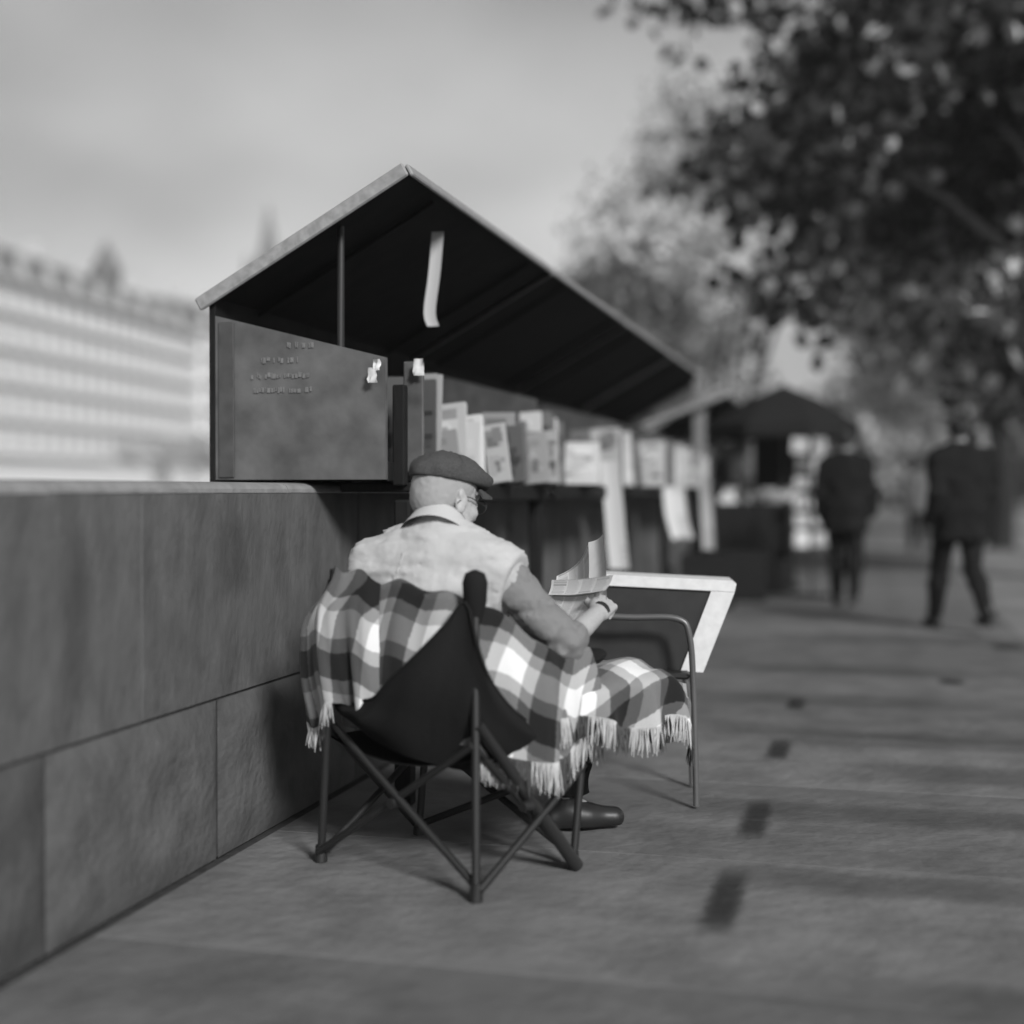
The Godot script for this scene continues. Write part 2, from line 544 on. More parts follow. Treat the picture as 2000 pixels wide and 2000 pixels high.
func parapet() -> void:
	var w := thing("parapet_wall", "long grey stone river parapet behind the seated man, running under the bookstalls", "wall")
	var core := stp()
	cbox(core, Transform3D(Basis(), Vector3(-2.16, 0.56, -140)), Vector3(0.472, 1.12, 300), 0.01)
	build("core", core, mats["joint"], w)
	# upper course
	var u := -2.2
	var k := 0
	while u < 24.0:
		var len := rng.randf_range(1.5, 2.1)
		var o := part("stone_block", box_mesh(Vector3(0.06, 0.628, len - 0.006), 0.003), mats["block%d" % (k % 3)], w, T(-1.945 + rng.randf_range(-0.003, 0.003), 0.8115, -(u + len / 2)))
		u += len; k += 1
	u = -2.6
	while u < 20.0:
		var len := rng.randf_range(0.8, 1.4)
		var o := part("rough_block", rough_block(Vector3(0.08, 0.488, len - 0.007), k), mats["lower%d" % (k % 3)], w, T(-1.94, 0.248, -(u + len / 2)))
		u += len; k += 1
	u = -2.4
	while u < 25.0:
		var len := rng.randf_range(1.2, 1.7)
		var s := stp()
		var poly := PackedVector2Array()
		for q in [[-0.28, 0], [0.275, 0], [0.274, 0.012], [0.266, 0.024], [0.25, 0.031], [0.22, 0.034], [0.16, 0.035], [-0.2, 0.035], [-0.26, 0.03], [-0.28, 0.013]]: poly.append(Vector2(q[0], q[1]))
		prism(s, poly, -len / 2 + 0.004, len / 2 - 0.004)
		build("coping_stone", s, mats["coping"], w, T(-2.19, 1.1265 + rng.randf_range(-0.003, 0.003), -(u + len / 2)))
		u += len
	var far := stp()
	cbox(far, Transform3D(Basis(), Vector3(-1.95, 0.55, -140)), Vector3(0.05, 1.0, 235), 0.01)
	cbox(far, Transform3D(Basis(), Vector3(-2.19, 1.095, -157)), Vector3(0.6, 0.11, 262), 0.03)
	build("far_run", far, mats["block1"], w)
	wall_stains(w)

func wall_stains(w: Node3D) -> void:
	for k in 16:
		var u := rng.randf_range(2.5, 12.0)
		var hw := rng.randf_range(0.04, 0.16); var hh := rng.randf_range(0.12, 0.3)
		var y := 1.10 - hh if k < 10 else 0.1 + hh * 0.6
		if k >= 10: hh *= 0.5
		var s := stp()
		s.set_smooth_group(-1)
		var x := -1.9075 if k < 10 else -1.885
		quad(s, Vector3(x, y - hh, -u + hw), Vector3(x, y - hh, -u - hw), Vector3(x, y + hh, -u - hw), Vector3(x, y + hh, -u + hw))
		build("stain", s, mats["damp"], w)

# a hewn block: front face (+x) as an uneven grid
func rough_block(size: Vector3, sd: int) -> ArrayMesh:
	var s := stp()
	var n := FastNoiseLite.new()
	n.seed = sd; n.frequency = 4.0
	cbox(s, T(-0.012, 0, 0), size - Vector3(0.024, 0, 0), 0.012)
	s.set_smooth_group(0)
	var pt := func(i: int, j: int) -> Vector3:
		var y := (i / 8.0 - 0.5) * (size.y - 0.003)
		var z := (j / 14.0 - 0.5) * (size.z - 0.003)
		var e := minf(minf(i, 8 - i), minf(j, 14 - j))
		return Vector3(size.x / 2 - 0.022 + clampf(e, 0, 1) * (0.02 + 0.016 * n.get_noise_2d(y, z)), y, z)
	for i in 8: for j in 14:
		quad(s, pt.call(i, j + 1), pt.call(i, j), pt.call(i + 1, j), pt.call(i + 1, j + 1))
	return fin(s)

# ---------- buildings ----------
func facade_building(called: String, label: String, at: Vector3, turn: float, wide: float, deep: float, storeys: int, sh: float, group := "") -> Node3D:
	# front faces +x of the thing, length along -z
	var b := thing(called, label, "building", at, turn, group)
	var h := storeys * sh
	var s := stp()
	cbox(s, T(-deep / 2, h / 2, -wide / 2), Vector3(deep, h, wide), 0.05)
	build("wall", s, mats["facade"], b)
	for k in range(1, storeys + 1):
		var c := stp()
		var top := k == storeys
		cbox(c, T(-deep / 2 + 0.2, k * sh - 0.1, -wide / 2), Vector3(deep + (1.5 if top else 0.9), 0.7 if top else 0.3, wide + (1.2 if top else 0.5)), 0.08)
		build("cornice", c, mats["frame_pale"], b)
	var win := stp()
	for q in [[0, 1.02, 1.5, 0.14], [0, -1.02, 1.5, 0.2], [0.68, 0, 0.14, 2.1], [-0.68, 0, 0.14, 2.1], [0, 0, 0.07, 1.9]]:
		cbox(win, T(0.06, q[1], q[0]), Vector3(0.16, q[3], q[2]), 0.02)
	var wm := fin(win)
	var pane := box_mesh(Vector3(0.05, 1.9, 1.2), 0.005)
	var n := int(wide / 2.9)
	for k in storeys: for i in n:
		var o := part("window", wm, mats["frame_pale"], b, T(0, (k + 0.48) * sh, -(i + 0.5) * wide / n))
		part("pane", pane, mats["glass_dark"], o, T(0.004, 0, 0))
	# mansard roof
	var r := stp()
	var poly := PackedVector2Array([Vector2(0.0, h), Vector2(-1.2, h + 3.0), Vector2(-deep / 2, h + 4.2), Vector2(-deep + 1.2, h + 3.0), Vector2(-deep, h)])
	for i in poly.size(): poly[i].y += 0.26
	prism(r, poly, -wide + 0.1, -0.1)
	var rf := build("roof", r, mats["slate"], b)
	for i in range(0, n, 2):
		var d := stp()
		cbox(d, T(-0.7, h + 1.5, -(i + 0.5) * wide / n), Vector3(1.1, 2.0, 1.4), 0.05)
		cbox(d, T(-0.7, h + 2.6, -(i + 0.5) * wide / n), Vector3(1.5, 0.2, 1.8), 0.05)
		build("dormer", d, mats["frame_pale"], rf)
	if called == "apartment_building" and wide > 50.0:
		var tu := stp()
		tube(tu, [Vector3(-3, h + 1.0, -33), Vector3(-3, h + 4.6, -33), Vector3(-3, h + 5.0, -33), Vector3(-3, h + 9.0, -33)], [1.7, 1.7, 2.0, 0.06], 10)
		build("turret", tu, mats["slate"], rf)
	for i in 4:
		var c := stp()
		var z := -(i + 0.5) * wide / 4 - 2.0
		cbox(c, T(-deep / 2, h + 5.0, z), Vector3(2.4, 2.4, 0.8), 0.05)
		for j in 4: tube(c, [Vector3(-deep / 2 - 0.9 + j * 0.6, h + 6.1, z), Vector3(-deep / 2 - 0.9 + j * 0.6, h + 7.0, z)], [0.16, 0.12], 6)
		build("chimney", c, mats["frame_pale"], rf)
	return b

# ---------- trees ----------
func leaf_mesh() -> ArrayMesh:
	var s := stp()
	s.set_smooth_group(-1)
	for k in 3:
		var b := Basis.from_euler(Vector3([0.3, 1.1, -0.9][k], [0.0, 2.1, 4.2][k], [0.2, -0.6, 0.5][k]))
		var o := b * Vector3(0, 0, 0.05)
		var p: Array[Vector3] = []
		for q in [[0, 0, 0], [0.07, -0.01, 0.06], [0.08, 0.012, 0.13], [0, 0.02, 0.2], [-0.08, 0.012, 0.13], [-0.07, -0.01, 0.06]]:
			p.append(o + b * Vector3(q[0], q[1], q[2]))
		for i in range(1, 5): tri(s, p[0], p[i], p[i + 1])
	return fin(s)

var leaf: ArrayMesh

func tree(called: String, label: String, group: String, base: Vector3, trunk_h: float, c: Vector3, rad: Vector3, clumps: int, per: int, leafmat: String, size: float, sd: int, cr := 0.9) -> void:
	var t := thing(called, label, "tree", base, 0.0, group)
	var r := RandomNumberGenerator.new()
	r.seed = sd
	var s := stp()
	var top := Vector3(r.randf_range(-0.3, 0.3), trunk_h, r.randf_range(-0.3, 0.3))
	var tr := 0.035 * (c.y + rad.y) * 0.75
	tube(s, curve([Vector3(0, -0.1, 0), Vector3(0.05, trunk_h * 0.5, 0.04), top], 6), [tr * 1.35, tr * 1.1, tr, tr * 0.92, tr * 0.88, tr * 0.84, tr * 0.8], 10)
	build("trunk", s, mats["bark"], t)
	var cents := []
	var lim := stp()
	for k in clumps:
		var d := Vector3(r.randfn(), r.randfn(), r.randfn()).normalized()
		var e := pow(r.randf(), 0.45)
		var p := c + d * rad * e
		cents.append(p)
		if k < 16:
			var mid := top.lerp(p, 0.5) + Vector3(r.randf_range(-.3, .3), r.randf_range(0.0, .5), r.randf_range(-.3, .3))
			tube(lim, curve([top - Vector3(0, r.randf() * trunk_h * 0.15, 0), mid, p], 5), [tr * 0.5, tr * 0.4, tr * 0.3, tr * 0.22, tr * 0.14, tr * 0.06], 6)
	build("limbs", lim, mats["bark"], t)
	var mm := MultiMesh.new()
	mm.transform_format = MultiMesh.TRANSFORM_3D
	mm.use_colors = true
	mm.mesh = leaf
	mm.instance_count = clumps * per
	var i := 0
	for p in cents:
		var tone := r.randf_range(0.45, 1.2)
		var w := cr * r.randf_range(0.6, 1.25)
		for k in per:
			var d := Vector3(r.randfn(), r.randfn() * 0.7, r.randfn()) * w * 0.5
			var bs := Basis.from_euler(Vector3(r.randf() * TAU, r.randf() * TAU, r.randf() * TAU)).scaled(Vector3.ONE * size * r.randf_range(0.7, 1.3))
			mm.set_instance_transform(i, Transform3D(bs, p + d))
			var g := tone * r.randf_range(0.6, 1.2) * (8.0 if leafmat == "leaf0" and r.randf() < 0.16 else 1.0)  # some leaves of the dark crown coloured brighter as painted sun highlights
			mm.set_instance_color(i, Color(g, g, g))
			i += 1
	var o := MultiMeshInstance3D.new()
	o.name = "crown"
	o.multimesh = mm
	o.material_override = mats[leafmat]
	o.set_meta("kind", "stuff")
	t.add_child(o)

# ---------- bookstalls ----------
const BACK := -2.28
const FRONT := -1.63
const HINGE := Vector2(-2.33, 1.80)
const APEX := Vector2(-1.55, 2.24)

func bookstall(u0: float, len: float, label: String, near_end: bool) -> Node3D:
	var b := thing("bookstall_box", label, "bookstall", Vector3(0, 0, -u0), 0.0, "green bookstall boxes with raised lids on the parapet")
	var poly := PackedVector2Array([Vector2(BACK, 1.172), Vector2(FRONT, 1.172), Vector2(FRONT, 1.60), Vector2(BACK, 1.765)])
	var s := stp()
	prism(s, poly, -0.022, 0.0)
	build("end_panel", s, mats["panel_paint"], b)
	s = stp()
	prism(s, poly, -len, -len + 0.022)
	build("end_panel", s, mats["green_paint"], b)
	s = stp()
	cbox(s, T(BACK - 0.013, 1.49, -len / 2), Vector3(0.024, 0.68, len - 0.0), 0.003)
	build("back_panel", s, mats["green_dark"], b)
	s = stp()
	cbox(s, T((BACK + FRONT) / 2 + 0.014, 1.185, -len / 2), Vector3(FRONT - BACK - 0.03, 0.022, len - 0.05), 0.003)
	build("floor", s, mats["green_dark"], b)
	s = stp()
	cbox(s, T(FRONT - 0.012, 1.2, -len / 2), Vector3(0.03, 0.07, len - 0.05), 0.004)
	build("front_rail", s, mats["wood_dark"], b)
	# lid: sheet on a frame, hinged at the back
	var dir := (APEX - HINGE).normalized()
	var ang := atan2(dir.y, dir.x)
	var xf := Transform3D(Basis(Vector3.BACK, ang), Vector3((HINGE.x + APEX.x) / 2, (HINGE.y + APEX.y) / 2, -len / 2))
	var wd := HINGE.distance_to(APEX)
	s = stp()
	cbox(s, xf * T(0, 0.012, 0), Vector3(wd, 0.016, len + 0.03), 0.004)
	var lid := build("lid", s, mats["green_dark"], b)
	for e in [-1, 1]:
		s = stp()
		cbox(s, xf * T(0, 0.006, e * (len / 2 + 0.02)), Vector3(wd + 0.01, 0.05, 0.016), 0.005)
		build("edge_strip", s, mats["lid_edge"], lid)
	s = stp()
	cbox(s, xf * T(wd / 2 + 0.01, 0.004, 0), Vector3(0.016, 0.045, len), 0.005)
	build("edge_strip", s, mats["lid_edge"], lid)
	for e in [-0.33, 0.33]:
		s = stp()
		cbox(s, xf * T(0, -0.012, e * len), Vector3(wd - 0.06, 0.018, 0.025), 0.004)
		build("lid_rib", s, mats["green_dark"], lid)
	for e in ([0.1] if near_end else []):
		s = stp()
		tube(s, [Vector3(-1.835, 1.63, -e), Vector3(-1.835, 2.085, -e)], [0.014], 8)
		tube(s, [Vector3(-1.835, 1.45, -e), Vector3(-1.835, 1.64, -e)], [0.009], 8)
		build("support_rod", s, mats["tube_dark"], b)
	# tray in front of the wall on two legs
	s = stp()
	cbox(s, T(-1.70, 1.145, -len / 2 - 0.05), Vector3(0.3, 0.035, len - 0.15), 0.006)
	cbox(s, T(-1.555, 1.125, -len / 2 - 0.05), Vector3(0.025, 0.075, len - 0.15), 0.006)
	build("tray", s, mats["wood_dark"], b)
	for e in ([0.12, len - 0.08] if near_end else [len - 0.08]):
		s = stp()
		cbox(s, T(-1.6, 0.55, -e), Vector3(0.06, 1.1, 0.075), 0.008)
		build("leg", s, mats["wood_dark"], b)
	return b

var nbook := 0
func book(at: Vector3, size: Vector3, tilt: float, yaw: float, cover: int, label: String, group: String, roll := 0.0) -> void:
	# size: width across, height, thickness along the wall; cover faces the near end
	var t := thing("book", label, "book", at, 0.0, group)
	t.basis = Basis(Vector3.UP, yaw) * Basis(Vector3.RIGHT, -tilt) * Basis(Vector3.BACK, roll)
	var s := stp()
	s.set_smooth_group(-1)
	var w := size.x / 2; var h := size.y; var d := size.z
	cbox(s, T(0, h / 2, -0.0015), Vector3(size.x, h, 0.003), 0.001)
	cbox(s, T(0, h / 2, -d + 0.0015), Vector3(size.x, h, 0.003), 0.001)
	cbox(s, T(-w + 0.0015, h / 2, -d / 2), Vector3(0.003, h, d - 0.006), 0.001)
	build("cover", s, mats["cover%d" % cover], t)
	s = stp()
	cbox(s, T(0.001, h / 2 - 0.001, -d / 2), Vector3(size.x - 0.012, h - 0.01, d - 0.0065), 0.002)
	build("pages", s, mats["pages"], t)
	nbook += 1

const ORD := ["first", "second", "third", "fourth", "fifth", "sixth", "seventh", "eighth", "ninth", "tenth", "eleventh", "twelfth", "thirteenth", "fourteenth", "fifteenth", "sixteenth", "seventeenth", "eighteenth", "nineteenth", "twentieth", "twenty-first", "twenty-second", "twenty-third", "twenty-fourth"]
const SHORT := ["tall dark book above the flat cap", "tall black book left of the pale magazines", "pale magazine right of the cap", "small grey book leaning on the nearest pale magazine", "illustrated book leaning left in the nearest stall", "mid grey booklet right of the leaning illustrated book", "narrow tall pale book in the nearest stall", "tall grey book at the second stall's near end", "squat white bundle on the second stall's tray", "dark book on the second stall", "grey portfolio at the second stall's far end", "dark grey book at the third stall's near end", "tall narrow pale book on the third stall", "broad light book on the third stall", "mid grey book at the third stall's far end", "pale book at the fourth stall's near end", "light book furthest along the four stalls"]

func books() -> void:
	var G := "books standing in the open bookstalls"
	# the stacks that show: [distance, lateral, width, height, tilt, yaw, cover, how many behind it]
	var front := [
		[4.98, -1.80, 0.20, 0.40, 0.10, 0.10, 5, 3, "tall dark book next to the stall's end panel, above the flat cap", 0.0],
		[5.22, -1.72, 0.15, 0.41, 0.14, 0.05, 8, 4, "tall black book standing just left of the pale magazines", 0.03],
		[5.55, -1.68, 0.15, 0.34, 0.20, -0.06, 2, 5, "pale magazine at the front of the nearest stack, right of the cap", 0.10],
		[5.80, -1.53, 0.10, 0.26, 0.16, 0.04, 1, 3, "small grey book leaning against the nearest pale magazine", 0.16],
		[6.25, -1.64, 0.14, 0.27, 0.24, -0.08, 0, 4, "illustrated book leaning left in the middle of the nearest stall", 0.17],
		[6.45, -1.52, 0.12, 0.25, 0.2, 0.05, 3, 4, "mid grey booklet at the right of the leaning illustrated one", 0.1],
		[6.68, -1.60, 0.11, 0.36, 0.12, 0.0, 7, 3, "narrow tall pale book rising above the leaning illustrated one", 0.06],
		[7.15, -1.64, 0.12, 0.38, 0.14, 0.05, 9, 5, "tall grey book at the near end of the second stall", 0.12],
		[7.55, -1.53, 0.19, 0.235, 0.12, 0.0, 0, 6, "squat white bundle of prints on the second stall's tray", -0.01],
		[8.05, -1.62, 0.12, 0.33, 0.12, 0.0, 4, 4, "dark book behind the squat white bundle on the second stall", 0.08],
		[8.5, -1.55, 0.15, 0.36, 0.12, -0.05, 1, 6, "grey portfolio standing at the far end of the second stall", 0.03],
		[9.3, -1.66, 0.15, 0.3, 0.12, 0.0, 6, 4, "dark grey book at the near end of the third stall", 0.1],
		[9.6, -1.62, 0.11, 0.38, 0.14, 0.03, 7, 4, "tall narrow pale book on the third stall's tray", 0.1],
		[10.1, -1.52, 0.2, 0.33, 0.14, 0.0, 2, 6, "broad light book standing on the third stall's tray", 0.02],
		[10.8, -1.6, 0.14, 0.28, 0.14, 0.0, 3, 4, "mid grey book at the far end of the third stall", -0.05],
		[11.6, -1.55, 0.17, 0.34, 0.12, 0.0, 2, 6, "pale book at the near end of the fourth stall", 0.05],
		[12.4, -1.5, 0.2, 0.3, 0.12, 0.0, 1, 6, "light book furthest along the row of four stalls", 0.0],
	]
	for f in front:
		book(Vector3(f[1], 1.17, -f[0]), Vector3(f[2], f[3], 0.02), f[4], f[5], f[6], f[8], G, f[9])
		for k in f[7]:
			var c := rng.randi_range(0, 9)
			book(Vector3(f[1] + rng.randf_range(-0.05, 0.05), 1.17, -(f[0] + 0.035 * (k + 1))), Vector3(f[2] * rng.randf_range(0.75, 1.15), f[3] * rng.randf_range(0.75, 1.12), rng.randf_range(0.012, 0.026)), f[4] * rng.randf_range(0.8, 1.0), f[5], c, "%s book behind the %s" % [ORD[k], SHORT[front.find(f)]], G, f[9] * rng.randf_range(0.3, 1.3))
	var fu := 5.05
	for k in 24:
		fu += rng.randf_range(0.18, 0.5)
		if fu > 13.2: break
		book(Vector3(rng.randf_range(-1.78, -1.56), 1.17, -fu), Vector3(rng.randf_range(0.09, 0.16), rng.randf_range(0.17, 0.34), rng.randf_range(0.015, 0.03)), rng.randf_range(0.08, 0.25), rng.randf_range(-0.2, 0.2), [3, 4, 6, 9, 1, 5, 2, 8][k % 8], "%s loose book along the front of the stalls, from the near end" % ORD[k], G, rng.randf_range(-0.05, 0.2))
	# back rows, in the dark of the boxes
	for b in 4:
		var u := 4.6 + 2.28 * b + 0.2
		var nth := 0
		while u < 4.6 + 2.28 * b + 2.05:
			var th := rng.randf_range(0.02, 0.05)
			book(Vector3(-2.05 + rng.randf_range(-0.04, 0.06), 1.2, -u), Vector3(rng.randf_range(0.15, 0.22), rng.randf_range(0.24, 0.42), th), 0.08, 0.0, [4, 5, 8, 6, 3, 9][rng.randi_range(0, 5)], "%s old book from the near end in the back row of the %s stall" % [ORD[mini(nth, ORD.size() - 1)], ["nearest", "second", "third", "fourth"][b]], G)
			nth += 1
			u += th + rng.randf_range(0.03, 0.12)

func hanging(called: String, label: String, cat: String, pts: Array, w: float, m: Material, group := "") -> void:
	# a ribbon of paper that hangs: width along x (across) with a slight curl
	var s := stp()
	var rows := []
	for p in curve(pts, 10):
		var row := []
		for j in 5:
			var f := j / 4.0 - 0.5
			row.append(p + Vector3(f * w, 0, 0.25 * w * f * f))
		rows.append(row)
	sheet(s, rows, 1.0)
	tag(build(called, s, m, self), label, cat, group)

func stall_details() -> void:
	# pale lettering, too blurred to read: short strokes in four lines on the near end panel
	var b: Node3D = get_node("bookstall_box")
	var s := stp()
	for l in [[-2.13, -1.91, 1.492, 12], [-2.14, -1.915, 1.543, 12], [-2.10, -1.95, 1.598, 7], [-2.0, -1.91, 1.65, 5]]:
		var x: float = l[0]
		while x < l[1]:
			var w := rng.randf_range(0.003, 0.014)
			var hh := rng.randf_range(0.013, 0.022)
			cbox(s, T(x + w / 2, l[2] + (hh - 0.024) * rng.randf_range(-0.5, 0.5), 0.0025), Vector3(w, hh, 0.004), 0.001)
			x += w + (rng.randf_range(0.012, 0.018) if rng.randf() < 0.18 else rng.randf_range(0.001, 0.004))
	build("lettering", s, mats["faded_paint"], b)
	s = stp()
	cbox(s, T(-2.235, 1.46, 0.004), Vector3(0.06, 0.56, 0.008), 0.002)
	build("corner_strip", s, mats["green_paint"], b)
	s = stp()
	cbox(s, T(-1.585, 1.40, -0.18), Vector3(0.075, 0.40, 0.02), 0.004)
	build("side_board", s, mats["panel_paint"], b)
	s = stp()
	cbox(s, T(-1.61, 1.33, -0.10), Vector3(0.045, 0.36, 0.045), 0.005)
	build("corner_post", s, mats["wood_dark"], b)
	# crumpled white tags pinned by the corner
	for q in [[-1.665, 1.535, -4.57, 0.035], [-1.648, 1.57, -4.57, 0.026], [-1.552, 1.575, -4.74, 0.04]]:
		var t := stp()
		t.set_smooth_group(-1)
		var c := Vector3(q[0], q[1], q[2])
		var rows := []
		for i in 5:
			var row := []
			for j in 5: row.append(c + Vector3((j / 4.0 - 0.5) * q[3], (i / 4.0 - 0.5) * q[3] * 1.5, rng.randf_range(0.0, 0.02)))
			rows.append(row)
		sheet(t, rows)
		tag(build("paper_tag", t, mats["paper"], self), ["small crumpled white tag pinned low at the stall's front corner", "smaller white tag just above the other one at the stall corner", "rounded white paper tied to the edge of the grey side board"][[-1.665, -1.648, -1.552].find(q[0])], "paper tag", "white tags at the stall corner")
	hanging("hanging_ribbon", "long pale paper ribbon hanging from the underside of the raised lid", "ribbon", [Vector3(-1.655, 2.165, -5.3), Vector3(-1.67, 2.0, -5.3), Vector3(-1.69, 1.85, -5.3), Vector3(-1.675, 1.79, -5.3)], 0.05, mats["pages"])
	hanging("hanging_print", "long white paper strip hanging from the second tray's edge", "print", [Vector3(-1.54, 1.32, -8.45), Vector3(-1.5, 1.1, -8.4), Vector3(-1.47, 0.85, -8.35), Vector3(-1.44, 0.66, -8.3)], 0.12, mats["cover7"], "prints hanging from the trays")
	hanging("hanging_print", "curling white paper strip hanging at the third tray, with a bent lower end", "print", [Vector3(-1.46, 1.45, -10.9), Vector3(-1.46, 1.15, -10.9), Vector3(-1.43, 0.95, -10.8), Vector3(-1.36, 0.76, -10.7)], 0.17, mats["cover0"], "prints hanging from the trays")
	hanging("hanging_print", "narrow grey cloth strip hanging behind the curling white one", "print", [Vector3(-1.3, 1.25, -11.6), Vector3(-1.28, 0.95, -11.6), Vector3(-1.25, 0.65, -11.5)], 0.1, mats["cover9"], "prints hanging from the trays")
	# pale struts at the end of the row
	var p := stp()
	cbox(p, T(-1.53, 1.83, -13.2), Vector3(0.12, 0.9, 0.05), 0.008)
	tag(build("wooden_post", p, mats["wood_pale"], self), "pale upright board at the far corner of the last open lid", "post")
	p = stp()
	tube(p, [Vector3(-2.0, 1.72, -12.6), Vector3(-1.12, 2.13, -13.4)], [0.032], 8)
	tag(build("wooden_pole", p, mats["wood_pale"], self), "pale pole slanting up past the far corner of the last lid", "pole")
	# dark things of the next seller
	var t := thing("cloth_table", "table draped to the ground in black cloth beyond the open stalls", "table", Vector3(-1.25, 0, -16.2))
	var rows := []
	for i in 9:
		var row := []
		for j in 41:
			var a := TAU * j / 40.0
			var c := cos(a); var sn := sin(a)
			var sq := 1.0 / maxf(absf(c), absf(sn))
			var fl := 1.0 + (0.05 + 0.05 * sin(a * 11)) * i / 8.0
			row.append(Vector3(c * sq * 0.42 * fl, 0.98 - 0.97 * i / 8.0, sn * sq * 0.85 * fl))
		rows.append(row)
	var cs := stp()
	sheet(cs, rows)
	build("cloth", cs, mats["black_cloth"], t)
	cs = stp()
	cbox(cs, T(0, 0.985, 0), Vector3(0.85, 0.03, 1.7), 0.01)
	build("table_top", cs, mats["black_cloth"], t)
	for k in 7:
		var o := stp()
		cbox(o, Transform3D(Basis.from_euler(Vector3(0.5, rng.randf_range(-0.5, 0.5), 0)), Vector3(-1.25 + rng.randf_range(-0.3, 0.35), 1.06 + 0.04 * (k % 2), -15.5 - k * 0.2)), Vector3(0.2, 0.012, 0.28), 0.002)
		tag(build("booklet", o, mats["cover%d" % [0, 7, 2, 9, 1, 0, 3][k]], self), "%s booklet on the black cloth table" % ["nearest pale", "whitish tilted", "second pale", "grey", "mid grey", "bright small", "furthest dark grey"][k], "booklet", "booklets on the black cloth table")
	for k in 2:
		var o := stp()
		cbox(o, T(0, 0.26, 0), Vector3(0.5, 0.52, 0.6), 0.015)
		for e in 3: cbox(o, T(0.255, 0.1 + e * 0.16, 0), Vector3(0.015, 0.13, 0.58), 0.004)
		var cr := thing("wooden_crate", ["dark crate on the paving in front of the black cloth table", "dark crate standing behind the first, against the wall under the trays"][k], "crate", Vector3([-1.25, -1.5][k], 0.0, [-14.6, -13.6][k]), 0.1, "dark crates beyond the stalls")
		build("body", o, mats["wood_dark"], cr)

# ---------- the chair ----------
func P(r: float, y: float, f: float) -> Vector3: return Vector3(r, y, -f)

const SEAT := Vector3(-1.219, 0, -4.013)
const TURN := -0.449

